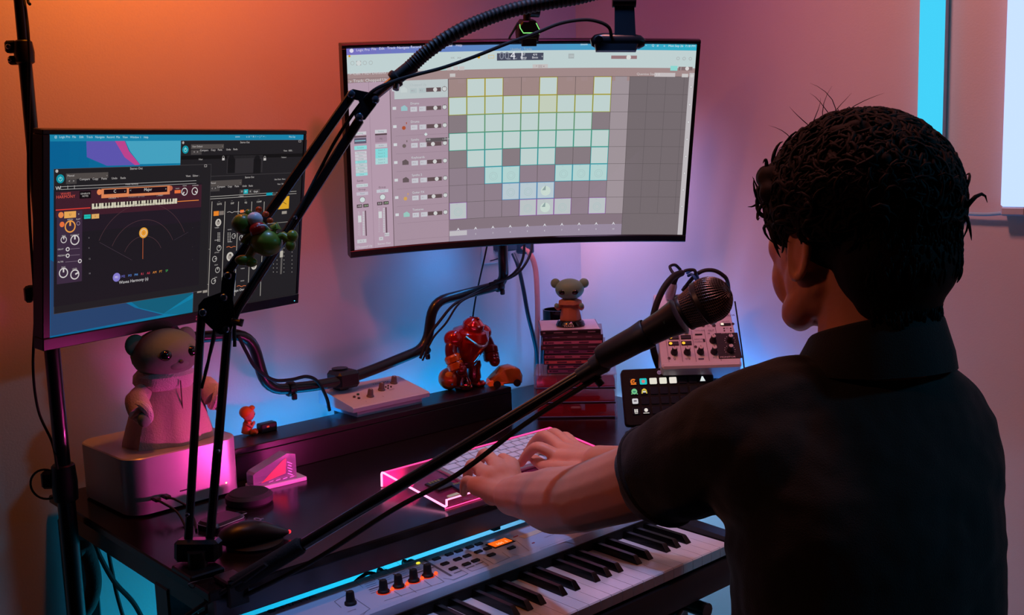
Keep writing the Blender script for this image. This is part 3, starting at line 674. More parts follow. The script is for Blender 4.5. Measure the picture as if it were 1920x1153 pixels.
S.text(Z1, 822, 398, 'W', .015, (206, 202, 198), 11); S.text(Z1, 1010, 382, '-- Default', .008, TXT, 11); S.rect(Z1, 1150, 364, 1180, 376, TL_, 11)
for x in (1192, 1215, 1240): S.rect(Z1, x-8, 362, x+8, 374, (70, 66, 66), 11)
cols = (812, 880, 945, 1012, 1078, 1140)
for x in cols[1:]: S.line(Z1, [(x, 408), (x-18, 880)], .0022, (178, 172, 164), 10)
for x, tx in zip(cols, ('PRE', 'GATE', 'EXP', 'EQ', 'COMP')): S.text(Z1, x+36, 425-(x-812)*.06, tx, .011, (200, 194, 186), 11, align='CENTER'); S.text(Z1, x+34, 412-(x-812)*.06, '-- --', .007, TXT, 11, align='CENTER')
S.text(Z1, 846, 470, 'SATURATION', .0075, TXT, 11, align='CENTER')
for x, y, r in ((843, 521, .0125), (911, 513, .0125), (970, 683, .0155), (1090, 730, .0125)): S.disc(Z1, x, y, r, (196, 190, 182), 11); S.disc(Z1, x, y, r*.66, (150, 142, 136), 12); S.rect(Z1, x-2, y-13, x+2, y-4, (30, 28, 28), 13)
for x, y, r in ((822, 700, .008), (852, 698, .008), (915, 640, .010), (893, 695, .010), (908, 750, .010), (888, 806, .010), (1026, 590, .010), (988, 580, .009), (984, 746, .009), (1050, 680, .009)): S.knob(Z1, x, y, r, (176, 172, 168), 11, ang=x % 90)
S.rect(Z1, 888, 457, 913, 478, (226, 128, 40), 11); S.rect(Z1, 916, 456, 938, 474, (120, 110, 104), 11)
for y in (578, 600, 619): S.rect(Z1, 828, y-9, 853, y+8, (150, 144, 138), 11)
for x in (910, 918, 960, 970): 
    for k in range(6): S.disc(Z1, x, 565+k*8, .0018, (196, 190, 184), 11, n=8)
for y in (750, 770, 790):
    for x in (820, 848): S.disc(Z1, x, y, .0032, (216, 110, 50) if y == 770 else (176, 168, 160), 11)
S.text(Z1, 838, 650, '-- FILTERS --', .007, TXT, 11, align='CENTER'); S.text(Z1, 832, 828, 'PHASE', .0075, TXT, 11, align='CENTER')
for x in (818, 846): S.rect(Z1, x-11, 846, x+11, 862, (150, 142, 134), 11)
S.line(Z1, [(808, 828), (864, 822)], .0015, (150, 146, 140), 11); S.line(Z1, [(812, 655), (872, 645)], .0015, (150, 146, 140), 11)
for k, (x, y) in enumerate(((955, 462), (952, 636), (1000, 460), (1004, 832))): S.line(Z1, [(x, y), (x+12, y-4), (x+24, y+2), (x+36, y-4), (x+46, y-3)], .0016, (216, 110, 60) if k % 2 else (176, 170, 166), 11)
S.rect(Z1, 1020, 450, 1038, 462, (226, 110, 50), 11); S.rect(Z1, 1005, 655, 1024, 664, (226, 110, 50), 11)
S.rect(Z1, 1190, 385, 1262, 442, (216, 160, 40), 11); S.line(Z1, [(1200, 425), (1225, 405), (1250, 420)], .002, (90, 60, 20), 12)
S.rect(Z1, 1228, 456, 1252, 468, (150, 142, 134), 11); S.line(Z1, [(1140, 520), (1262, 508)], .0016, (150, 146, 140), 11)
for x in (1187, 1205, 1240, 1280):
    for k in range(9): S.disc(Z1, x, 600+k*20, .0016, (176, 172, 168), 11, n=8)
S.rect(Z1, 1220, 655, 1234, 685, (176, 170, 160), 12); S.rect(Z1, 1226, 640, 1229, 770, (90, 86, 84), 11)
S.text(Z1, 975, 858, 'Scheps Omni Channel', .0165, (206, 202, 200), 11)
for j in range(5):
    for i in range(3): S.text(Z1, 893+65*i, 540+j*62+i*9, ('THRESH', 'RANGE', 'ATTACK', 'HOLD', 'LINK')[(i+j) % 5], .0068, TXT, 11)
# front window
window(96, 248, 856, 850, 16, '', '')
S.text(Z1, 503, 245, 'Stereo Out', .013, TXT, 18, align='CENTER')
S.disc(Z1, 111, 259, .0046, (176, 172, 170), 18); S.outr(Z1, 840, 225, 852, 236, .001, TXT, 18)
a, b = S.st(Z1, 96, 248); c, d = S.st(Z1, 812, 850); a2, b2 = S.st(Z1, 100, 334)
S.strect(a, b2+.018, c, d-.03, (30, 26, 32), 17)
a3, b3 = S.st(Z1, 104, 362); c3, d3 = S.st(Z1, 814, 405); S.strect(a3, b3, c, d3+.035, (62, 30, 42), 18); S.strect(a3, d3+.035, c, d3+.115, (34, 26, 36), 18)
controls(128, 297, 18, 'Manual', ((222, 'Compare'), (286, 'Copy'), (330, 'Paste'), (380, 'Undo'), (424, 'Redo')))
S.text(Z1, 748, 282, 'View:   Editor :', .0118, TXT, 18)
S.text(Z1, 104, 345, 'W', .02, (216, 212, 210), 19)
S.line(Z1, [(128, 336), (800, 304)], .0013, (170, 166, 164), 19); S.line(Z1, [(128, 350), (800, 318)], .0013, (170, 166, 164), 19)
for x in (128, 163, 196): S.rect(Z1, x, 332-(x-128)*.05, x+2, 350-(x-128)*.05, (170, 166, 164), 19)
S.text(Z1, 480, 322, 'Waves Harmony', .009, TXT, 19, align='CENTER')
S.text(Z1, 154, 371, 'WAVES', .013, (216, 84, 70), 20, align='CENTER'); S.text(Z1, 154, 386, 'HARMONY', .016, (216, 84, 70), 20, align='CENTER')
S.rect(Z1, 222, 358, 278, 392, (18, 12, 16), 20); S.text(Z1, 250, 370, 'GENERATE', .0085, TXT, 21, align='CENTER'); S.text(Z1, 250, 382, 'NOTES', .0085, TXT, 21, align='CENTER')
S.disc(Z1, 320, 362, .0085, (226, 130, 80), 20); S.rect(Z1, 330, 346, 668, 372, (214, 128, 84), 20); S.disc(Z1, 672, 342, .008, (190, 100, 70), 20)
S.rect(Z1, 342, 350, 455, 367, (30, 14, 20), 21); S.rect(Z1, 466, 343, 655, 360, (30, 14, 20), 21)
S.text(Z1, 396, 358, 'C', .017, (216, 212, 210), 22, align='CENTER'); S.text(Z1, 560, 349, 'Major', .0165, (216, 212, 210), 22, align='CENTER'); S.text(Z1, 443, 357, 'v', .010, TXT, 22); S.text(Z1, 470, 354, '<', .012, TXT, 22); S.text(Z1, 645, 346, '>', .012, TXT, 22)
S.text(Z1, 390, 391, 'CHORDS   <', .0085, TXT, 20, align='CENTER'); S.text(Z1, 503, 383, 'Medium Spread', .0125, (130, 116, 122), 20, align='CENTER'); S.text(Z1, 620, 378, '|  INVERT', .0075, TXT, 20, align='CENTER')
S.rect(Z1, 692, 352, 722, 366, (226, 110, 60), 20); S.text(Z1, 706, 344, 'TARGET', .006, TXT, 20, align='CENTER'); S.text(Z1, 742, 330, 'MONO', .0065, TXT, 20, align='CENTER'); S.text(Z1, 795, 328, 'HUMANIZE', .0065, TXT, 20, align='CENTER')
S.knob(Z1, 741, 359, .0125, (206, 202, 200), 20, ang=220); S.knob(Z1, 792, 356, .0125, (206, 202, 200), 20, ang=120)
a, b = S.st(Z1, 282, 418); c, d = S.st(Z1, 704, 416)
kb0, kb1 = S.st(Z1, 282, 420)[1], S.st(Z1, 284, 447)[1]
S.strect(a, kb0, c, kb1, (206, 200, 178), 20)
for k in range(29): 
    xx = a+(c-a)*k/29; S.strect(xx-.0006, kb0, xx+.0006, kb1, (60, 52, 50), 21)
    if k % 7 not in (0, 3): S.strect(xx-.003, kb0, xx+.003, kb0+(kb1-kb0)*.6, (40, 30, 32), 22)
S.line(Z1, [(104, 452), (275, 440)], .0028, (216, 60, 50), 20); S.line(Z1, [(706, 408), (812, 401)], .0024, (226, 130, 60), 20)
a, b = S.st(Z1, 110, 462); c, d = S.st(Z1, 232, 805); S.strect(a, b, c, d, (58, 42, 62), 19)
S.disc(Z1, 130, 476, .0085, (226, 130, 70), 20); S.rect(Z1, 146, 460, 204, 488, (226, 164, 84), 20); S.text(Z1, 175, 474, 'U', .013, (60, 36, 30), 21, align='CENTER'); S.text(Z1, 214, 470, 'x', .011, TXT, 21)
S.text(Z1, 175, 499, 'PITCH', .0082, TXT, 20, align='CENTER'); S.text(Z1, 215, 497, 'FLAT', .0082, TXT, 20, align='CENTER'); S.disc(Z1, 135, 523, .0078, (226, 110, 60), 20); S.ring(Z1, 215, 517, .006, .0015, (150, 130, 150), 20)
S.knob(Z1, 175, 533, .0178, (226, 150, 70), 20, ang=0); S.text(Z1, 143, 580, 'PAN', .008, TXT, 20, align='CENTER'); S.text(Z1, 198, 576, 'FORMANT', .008, TXT, 20, align='CENTER')
S.knob(Z1, 143, 599, .0098, (206, 200, 200), 20, ang=0); S.knob(Z1, 198, 600, .0148, (206, 200, 200), 20, ang=0)
for y, tx, kx in ((648, 'DELAY', 162), (680, 'FEEDBACK', 162), (711, 'FILTER', 222)):
    S.text(Z1, 113, y, tx, .0082, TXT, 20); S.line(Z1, [(150, y-1), (222, y-7)], .0013, (120, 104, 120), 20); S.disc(Z1, kx, y-1-(kx-150)*.07, .0062, (206, 200, 200), 21); S.disc(Z1, kx, y-1-(kx-150)*.07, .0035, (58, 42, 62), 22)
for x, y, tx, an in ((141, 764, 'PAN', 0), (197, 772, 'LEVEL', 70)): S.knob(Z1, x, y, .0148, (206, 200, 200), 20, ang=an); S.text(Z1, x, y-28, tx, .0085, TXT, 20, align='CENTER')
S.rect(Z1, 244, 475, 276, 493, (30, 190, 180), 20); S.text(Z1, 260, 484, 'NOTES', .008, (20, 60, 60), 21, align='CENTER'); S.rect(Z1, 281, 472, 318, 492, (216, 164, 96), 20); S.text(Z1, 299, 482, 'U', .009, (60, 36, 30), 21, align='CENTER')
uc, vc = S.st(Z1, 535, 700)
for r in (.075, .125, .175): S.ring(None, 0, 0, r, .0011, (84, 56, 62), 20, n=30, a0=205, a1=335, st=(uc, vc))
S.line(Z1, [(320, 612), (480, 700)], .001, (70, 56, 68), 20); S.line(Z1, [(690, 600), (760, 560)], .001, (60, 50, 62), 20)
S.line(Z1, [(535, 585), (534, 695)], .0022, (170, 84, 50), 20)
S.disc(Z1, 538, 564, .0165, (226, 158, 60), 21); S.disc(Z1, 538, 564, .0115, (210, 196, 176), 22); S.disc(Z1, 538, 564, .0095, (226, 150, 50), 23); S.text(Z1, 538, 564, 'U', .011, (110, 66, 26), 24, align='CENTER')
for k, y in enumerate((590, 640, 695, 768)): S.text(Z1, 265, y, '%d' % (k*6), .009, (130, 124, 128), 20); 
for k, y in enumerate((537, 632, 697)): S.text(Z1, 780, y, '-', .009, (130, 124, 128), 20)
for x, tx, cc in ((404, 'M1', (226, 220, 236)), (437, 'M2', (110, 110, 200)), (470, 'M3', (90, 130, 210)), (501, 'M4', (90, 150, 220)), (532, 'R1', (206, 70, 90)), (562, 'A0', (206, 60, 80)), (593, 'AM', (226, 140, 60)), (623, 'PT', (216, 150, 60)), (653, 'SP', (70, 170, 90))):
    if tx == 'M1': S.disc(Z1, x, 786, .0135, (130, 120, 200), 20)
    S.text(Z1, x, 786-(x-404)*.13, tx, .0135, cc, 21, align='CENTER')
S.text(Z1, 490, 803, 'Waves Harmony (s)', .0175, (206, 202, 204), 20, align='CENTER')
S.flush(scr, 'interface')

# ------------------------------------------------------------------ dual pipe monitor arm
arm = thing('monitor_arm', 'black bent-pipe double monitor arm rising behind the riser', 'monitor arm', (onY(650, 712, 1.775).x, 1.775, DESK_Z))
PIPE = mat('pipe_black', (15, 15, 17), .38, coat=.2)
def corner(pts, r=.03, n=6):       # polyline with rounded bends
    P = [Vector(p) for p in pts]; out = [P[0]]
    for i in range(1, len(P)-1):
        a, b = (P[i-1]-P[i]), (P[i+1]-P[i]); k = min(r, a.length*.48, b.length*.48)
        s, e = P[i]+a.normalized()*k, P[i]+b.normalized()*k
        for j in range(n+1):
            t_ = j/n; out.append(s*(1-t_)**2+P[i]*2*t_*(1-t_)+e*t_*t_)
    out.append(P[-1]); return out
YA = 1.752
base = onY(650, 711, YA)
ab = MA @ Vector((0, .060, -.02)); bb = MB @ Vector((0, .078, -.02))
lp = [ab, ab+Vector((.005, .022, -.004)), Vector((ab.x+.01, YA, onY(375, 628, YA).z)), onY(470, 625, YA), onY(500, 733, YA), onY(600, 722, YA), base]
W('left_pipe', G().tube(corner(lp, .04), .0105, 14), PIPE, arm)
e1, e2 = onY(962, 527, 1.735), onY(808, 563, YA)
rp = [base, onY(700, 693, YA), onY(800, 652, YA), onY(812, 566, YA), onY(945, 533, 1.735), Vector((bb.x, bb.y+.045, onY(955, 500, 1.73).z+.02)), bb+Vector((0, .045, 0)), bb]
W('right_pipe', G().tube(corner(rp, .035), .0108, 14), PIPE, arm)
W('post', G().cyl((base.x, 1.775, DESK_Z), (base.x, 1.775, base.z+.02), .016, n=18), PIPE, arm)
W('post_collar', G().box((base.x, 1.764, base.z), (.05, .05, .034), .006), BLK, arm)
W('base_plate', G().box((base.x, 1.785, DESK_Z+.004), (.09, .06, .008), .002), BLKM, arm)
for (x, y, Y_), d in (((545, 729, YA), (1, 0, -.1)), ((795, 655, YA), (.6, 0, .5)), ((935, 535, 1.737), (1, -.1, .1))):
    p = onY(x, y, Y_); dd = Vector(d).normalized()
    c = W('clip', G().lathe(p-dd*.007, dd, [(.0135, 0), (.0145, .002), (.0145, .012), (.0135, .014)], 16), BLK, arm)
    W('clip_tab', G().box(p+Vector((0, -.012, -.014)), (.01, .008, .012), .002), BLK, c)
# cables strapped along the arm
def Y_(pts, Yv): return [onY(x, y, Yv) for x, y in pts]
wire('arm_cable', Y_(((447, 630), (462, 660), (480, 690), (512, 712), (545, 712), (575, 706), (596, 716), (612, 745), (618, 770)), 1.738), .0034, RUBBER, 'black cable strapped along the low bend of the monitor arm')
wire('arm_cable', Y_(((404, 628), (394, 665), (384, 700), (380, 740), (388, 780)), 1.74), .0024, RUBBER, 'thin cable dropping from the arm behind the robed soft toy')
wire('arm_cable', Y_(((788, 672), (806, 628), (826, 600), (850, 572), (880, 555), (926, 532), (958, 520), (975, 508), (988, 490), (996, 470), (998, 450)), 1.722), .0030, RUBBER, 'black cable looping from the arm elbow up under the curved monitor')
wire('arm_cable', Y_(((792, 676), (812, 634), (836, 606), (862, 568), (900, 548)), 1.719), .0022, RUBBER, 'thin cable running along the upright bend of the monitor arm')
wire('arm_cable', Y_(((918, 532), (950, 522), (970, 505), (980, 485), (983, 462), (982, 448)), 1.712), .0030, RUBBER, 'black cable curling off the clip below the curved monitor')

# ------------------------------------------------------------------ synthesizer in front of the desk
KX1, KP, KZ, KY0, KY1 = 1.361, .0235, .669, 1.003, 1.148
KX0 = KX1-36*KP
PANEL = mat('synth_panel', (190, 202, 226), .33, var=.02)
SBLK = mat('synth_black_case', (16, 17, 20), .35)
KEYW = mat('white_key', (214, 214, 218), .16, var=.01, coat=.2)
KEYB = mat('black_key', (9, 9, 10), .22, var=.02)
syn = thing('synthesizer', 'pale long synthesizer with piano keys standing before the desk', 'synthesizer', (.89, 1.13, .594))
def xprof(poly, x0, x1, g=None):    # profile in (y,z) extruded along x
    g = g or G(); return g.prism(poly, frame(Vector((x0, 0, 0)), Vector((0, 1, 0)), Vector((0, 0, 1)), Vector((1, 0, 0))), x1-x0)
W('lower_case', xprof([(.994, .604), (1.274, .598), (1.276, .640), (1.150, .6475), (.996, .6475), (.990, .628)], .432, 1.390), SBLK, syn)
PZ = .700
W('panel', xprof([(1.147, .648), (1.147, .688), (1.151, .6975), (1.157, .7005), (1.262, .6985), (1.272, .693), (1.276, .640), (1.20, .640)], .430, 1.392), PANEL, syn, smooth=25)
W('end_block', xprof([(.992, .648), (.992, .668), (1.0, .677), (1.147, .682), (1.147, .648)], KX1+.002, 1.390), SBLK, syn)
W('end_block', xprof([(.992, .648), (.992, .668), (1.0, .677), (1.147, .682), (1.147, .648)], .432, KX0-.002), SBLK, syn)
wk = bk = None
gk = G(); gk.M = Matrix.Identity(4)
h = xprof([(0, -.017), (0, -.002), (.0018, 0), (.147, 0), (.147, -.012), (.012, -.012), (.011, -.017)], -.01135, .01135)
for i in range(36):
    o = obj('white_key', h, KEYW, syn, mesh=wk); wk = o.data
    o.location = Vector((KX0+KP*(i+.5), KY0, KZ)) - Vector((.89, 1.13, .594))
gb = G(); w0, w1 = .0055, .0042
vs = []
for y, z, w in ((0, -.004, w0), (0, .0005, w0), (.0085, .0105, w1), (.011, .0118, w1-.0006), (.097, .0118, w1-.0006), (.097, -.004, w0)):
    vs += [(-w, y, z), (w, y, z)]
fs = [(2*i, 2*i+1, 2*i+3, 2*i+2) for i in range(5)]+[(10, 11, 1, 0)]
gb.add(vs, [tuple(reversed(f)) for f in fs]+[(0, 2, 4, 6, 8, 10), (11, 9, 7, 5, 3, 1)])
off = {0: -.0016, 1: .0016, 3: -.0022, 4: 0, 5: .0022}
for i in range(35):
    k = i % 7
    if k in (2, 6): continue
    o = obj('black_key', gb, KEYB, syn, mesh=bk, smooth=20); bk = o.data
    o.location = Vector((KX0+KP*(i+1)+off[k], 1.050, KZ+.0005)) - Vector((.89, 1.13, .594))
# felt strip at the fallboard
W('felt_strip', G().box(((KX0+KX1)/2, 1.1455, KZ+.009), (KX1-KX0, .003, .016)), mat('dark_felt', (18, 8, 10), .9), syn)
def pan(x, y, dz=0): p = onZ(x, y, PZ-.0006); p.z = pz(p.y)+dz; return p
def pz(y): return .7005-(y-1.157)*.019
PM = frame(Vector((0, 0, 0)), Vector((1, 0, 0)), Vector((0, 1, -.019)).normalized(), Vector((0, .019, 1)).normalized())
def PMat(p): m = PM.copy(); m.translation = p; return m
RED = glow((255, 70, 30), 2.2)
for x, y in ((657.5, 1133), (719.5, 1111), (747.5, 1101), (776, 1090.5), (802, 1081)):
    p = pan(x, y)
    k = W('knob', G().lathe(p, (0, .02, 1), [(.0085, 0), (.0085, .003), (.0066, .005), (.0056, .017), (.0046, .0185)], 18), mat('knob_rubber', (20, 19, 20), .6), syn)
    W('pointer', G().box(p+Vector((-.003, .004, .0187)), (.0012, .005, .0012), 0, rotz(.6).to_3x3()), mat('grey_mark', (120, 120, 124), .5), k)
    if x > 700:
        W('glow_ring', G().torus(p+Vector((0, 0, .0006)), (0, 0, 1), .0098, .0007, 24, 6), glow((230, 60, 24), .8), k)
        W('led', G().ell(p+Vector((.0125, -.0035, .0022)), (.0028, .0028, .0026), n=12, m=8), RED, k)
R4 = (560, 880, .20833)
for x, y in ((1240, 808), (1355, 768), (1440, 738), (1540, 703), (1622, 675), (1316, 855), (1430, 815), (1515, 785), (1618, 747), (1700, 718), (1392, 902), (1510, 862), (1592, 830), (1735, 778), (1915, 715)):
    p = pan(R4[0]+x*R4[2], R4[1]+y*R4[2])
    W('button', G().box(p+Vector((0, 0, .0012)), (.0135, .0078, .0032), .0008), mat('button_black', (22, 20, 21), .45), syn)
p = pan(938.5, 1018.5)
d = W('display_frame', G().box(p+Vector((0, 0, .0002)), (.043, .025, .0016), .0004), SBLK, syn)
W('display', G().box(p+Vector((.0, .001, .0010)), (.036, .018, .0012)), glow((255, 96, 20), 1.25), d)
g = G(); g.text('101 1', .0105, PMat(p+Vector((0, -.0035, .0018))), 'CENTER'); W('display_digits', g, glow((255, 226, 180), 1.2), d, smooth=0)
p = pan(1001.5, 999.5); g = G(); g.box(p+Vector((0, 0, .0003)), (.056, .0135, .0008), 0, rotz(.03).to_3x3()); W('sticker', g, mat('cream_sticker', (226, 214, 186), .6), syn)
W('red_mark', G().box(pan(967, 1006)+Vector((0, 0, .0003)), (.010, .002, .0008)), mat('red_print', (170, 40, 60), .5), syn)
W('red_mark', G().box(pan(1000, 1019)+Vector((0, 0, .0003)), (.005, .0025, .0008)), mat('red_print', (170, 40, 60), .5), syn)
W('indicator', G().ell(pan(784, 1055.5)+Vector((0, 0, .0006)), (.0035, .0028, .0016), n=12, m=8), glow((226, 214, 60), 1.3), syn)
PRINT = mat('grey_print', (92, 96, 112), .6)
g = G()
def pline(pts, w=.0007):
    P = [pan(*q, .0003) for q in pts]
    for a, b in zip(P, P[1:]):
        dd = (b-a); n = Vector((-dd.y, dd.x, 0)).normalized()*(w/2); g.quad(a-n, b-n, b+n, a+n)
def r4(x, y): return R4[0]+x*R4[2], R4[1]+y*R4[2]
g.text('YAMAHA', .0155, PMat(pan(545, 1133, .0004)), 'CENTER', 1.25)
pl = pan(508.5, 1145, .0004); g.prism(circ(.0058, 20), PMat(pl), .0003)
pline([r4(635, 1085), r4(740, 1050), r4(1215, 880)], .0032); pline([r4(1125, 810), r4(1375, 965)], .0042)
pline([r4(770, 1190), r4(1310, 1020), r4(1190, 930)]); pline([r4(1060, 1115), r4(990, 1065)]); pline([r4(1200, 1060), r4(1130, 1005)]); pline([r4(930, 1150), r4(860, 1100)])
pline([r4(1390, 1000), r4(1525, 945), r4(1430, 890)]); pline([r4(1300, 985), r4(1390, 1000)]); pline([r4(1560, 925), r4(1710, 870), r4(1640, 820)]); pline([r4(1760, 860), r4(1900, 800), r4(1830, 750)]); pline([r4(1460, 870), r4(1560, 925)]); pline([r4(1660, 800), r4(1760, 860)])
pline([(627, 1128), (652, 1113), (694, 1143), (668, 1160)]); pline([(627, 1128), (640, 1140)])
for k, (x, y) in enumerate(((590, 1055), (700, 985), (840, 930), (960, 880))):
    for j in range(6): pline([r4(x+j*12, y+j*17-20), r4(x+j*12+95, y+j*17-52)], .0008)
    pline([r4(x-90, y-60), r4(x-10, y+10)], .0005)
for x, y in ((1430, 930), (1545, 885), (1625, 852)): pline([r4(x-32, y+12), r4(x+36, y-14)], .0026)
pline([(1012, 1030), (1060, 1013), (1100, 1003)], .0006); pline([(1052, 1000), (1094, 986)], .0006); pline([(960, 1040), (985, 1046)], .0006); pline([(965, 1012), (992, 1034)], .0006)
g.M = Matrix.Identity(4)
for x, y, tx in ((1030, 1006, 'TRANSPOSE'), (1046, 998, 'OCTAVE'), (660, 1146, 'MASTER')): g.text(tx, .0038, PMat(pan(x, y, .0004)), 'CENTER')
W('panel_print', g, PRINT, syn, smooth=0, kind='stuff')
# double cross stand below
ST = thing('keyboard_stand', 'black cross-leg stand carrying the synthesizer', 'stand', (.90, 1.135, .004))
for y in (1.03, 1.23):
    for s in (-1, 1):
        W('leg', G().tube([(.90-.40*s, y+s*.013, .022), (.90+.38*s, y+s*.013, .577)], .0125, 12), BLKM, ST)
for s in (-1, 1):
    W('foot_bar', G().tube([(.90+.40*s, .95, .020), (.90+.40*s, 1.31, .020)], .0125, 12), BLKM, ST)
    W('top_bar', G().tube([(.90+.38*s, .985, .585), (.90+.38*s, 1.275, .585)], .0125, 12), BLKM, ST)
W('pivot', G().cyl((.89, 1.02, .297), (.89, 1.245, .297), .018, n=16), BLKM, ST)
# plugs and leads at the back of the synthesizer
def plug(x, label, lean, r=.0055):
    t = thing('audio_plug', label, 'plug', (x, 1.284, .676), 'leads at the back of the synthesizer')
    W('plug_body', G().lathe((x, 1.277, .676), (0, 1, 0), [(r*.7, 0), (r, .003), (r, .022), (r*.6, .028)], 14), BLK, t)
    W('lead', G().tube(bez([(x, 1.304, .676), (x+lean*.3, 1.325, .672), (x+lean, 1.345, .64), (x+lean*1.2, 1.37, .55), (x+lean*1.4, 1.42, .40)], 6), .003, 8), RUBBER, t)
for px_, l, ln in ((775, 'black plug behind the lit knobs of the synthesizer', .02), (695, 'black plug behind the single knob of the synthesizer', .015), (673, 'black plug next to the four-button box', -.03)):
    plug(onZ(px_, 1045, .69).x, l, ln, .006 if px_ != 775 else .009)
t = thing('desk_bracket', 'black steel bracket between the desk rail and the synthesizer', 'bracket', (onY(923, 985, 1.29).x, 1.272, .69))
bx = onY(923, 985, 1.29).x
W('upright', G().box((bx, 1.2785, .711), (.014, .004, .036), .001), BLK, t); W('bracket_foot', G().box((bx, 1.288, .694), (.014, .02, .003), .0008), BLK, t)
# four-button box lying on the synthesizer
p = pan(541, 1113); 
RB = rotz(-.05); t = thing('light_controller', 'small black box with four round grey buttons on the synthesizer', 'controller', Matrix.Translation(p) @ RB)
obj('case', G().box((0, 0, .0135), (.062, .02, .027), .004), BLK, t)
n = Vector((0, -1, 0))
for k in range(4): obj('button', G().lathe((-.0165+.011*k, -.0098, .0125), n, [(.0042, 0), (.0042, .0008), (.0034, .0014)], 16), mat('grey_button', (96, 104, 116), .5), t)
obj('cable_loop', G().tube(bez([(.030, 0, .014), (.038, -.004, .014), (.041, 0, .008), (.036, .006, .004)], 5), .0016, 8), mat('clear_wire', (170, 200, 210), .3), t)

# ------------------------------------------------------------------ lit acrylic stand and small keyboard
AX0, AX1 = .985, 1.376
prof = [(1.4375, .7602), (1.4365, .782), (1.4345, .7845), (1.431, .7850), (1.272, .7645), (1.2665, .7640), (1.263, .7665), (1.2625, .7765)]
ACR = mat('pink_acrylic', (255, 90, 150), .1, alpha=.20, emit=.06, ecol=(255, 30, 100), var=0)
ac = thing('keyboard_riser', 'clear acrylic keyboard riser with pink glowing edges on the desk', 'riser', ((AX0+AX1)/2, 1.35, DESK_Z))
g = G(); vs = []; th = .0028
for y, z in prof: vs += [(AX0, y, z), (AX1, y, z)]
g.add(vs, [(2*i, 2*i+1, 2*i+3, 2*i+2) for i in range(len(prof)-1)])
W('sheet', g, ACR, ac)
PKW, PKH = glow((255, 150, 200), 2.2), glow((255, 60, 130), 2.2)
W('lit_edge', G().tube([(AX0, y, z+.0012) for y, z in prof], .0018, 8), PKW, ac)
W('lit_edge', G().tube([(AX1, y, z+.0012) for y, z in prof], .0015, 8), PKH, ac)
W('lit_edge', G().tube([(AX0, 1.4345, .7855), (AX1, 1.4345, .7855)], .0013, 8), PKH, ac)
W('lit_edge', G().tube([(AX0, 1.2625, .7770), (AX1, 1.2625, .7770)], .0014, 8), PKW, ac)
W('lit_edge', G().tube([(AX0, 1.267, .7615), (AX1, 1.267, .7615)], .0010, 8), PKH, ac)
for x in (AX0+.05, AX1-.02): W('foot', G().cyl((x, 1.275, .7602), (x, 1.275, .7638), .006, n=12), RUBBER, ac)
sl = Vector((0, 1.431-1.272, .785-.7645)).normalized()
KM = frame(Vector((AX0, 1.272, .7652)), Vector((1, 0, 0)), sl, Vector((1, 0, 0)).cross(sl))
kb = thing('computer_keyboard', 'slim silver computer keyboard with pale keys under the hands', 'keyboard', KM @ Matrix.Translation((.078, .030, 0)))
obj('body', G().box((.1455, .0575, .0042), (.291, .115, .0060), .0015), SILVER, kb)
KEYM = mat('pale_key', (212, 214, 222), .45, var=.01)
km = {}
def krow(y, hgt, ws):
    x = .0048; tot = sum(ws); u = (.291-.0096)/tot
    for w in ws:
        key = (round(w, 2), hgt)
        o = obj('key', G().box((0, 0, 0), (w*u-.0026, hgt-.0026, .003), .0007), KEYM, kb, mesh=km.get(key)); km[key] = o.data
        o.location = (x+w*u/2, y+hgt/2, .0082); x += w*u
y = .004
krow(y, .0190, [1, 1, 1, 1.25, 5, 1.25, 1, 1, 1, 1]); y += .0190
krow(y, .0190, [2.25]+[1]*10+[2.25]); y += .0190
krow(y, .0190, [1.75]+[1]*11+[1.75]); y += .0190
krow(y, .0190, [1.5]+[1]*13); y += .0190
krow(y, .0190, [1]*13+[1.5]); y += .0190
krow(y, .0115, [1]*14)
# cards lying on the acrylic next to the keyboard
for x, y, w, dp, m, lb, r in ((.042, .060, .040, .034, mat('dark_card', (24, 14, 16), .4), 'dark memory card reader lying on the acrylic beside the keyboard', .1), (.064, .034, .022, .030, mat('blue_card', (20, 34, 62), .4), 'small dark blue memory card by the keyboard corner', -.05), (.032, .014, .022, .008, mat('pale_green_card', (200, 224, 170), .5), 'tiny pale green card at the front edge of the acrylic', .05)):
    Mx = KM @ Matrix.Translation((x, y, .0022)) @ rotz(r)
    t = thing('memory_card', lb, 'memory card', Mx)
    obj('card_body', G().box((0, 0, .002), (w, dp, .004), .0008), m, t)
    g = G()
    for k in range(4): g.box((-w*.3+w*.16*k, dp*.36, .0041), (w*.09, dp*.16, .0006))
    obj('contacts', g, mat('gold_contacts', (200, 160, 80), .3, .8), t)

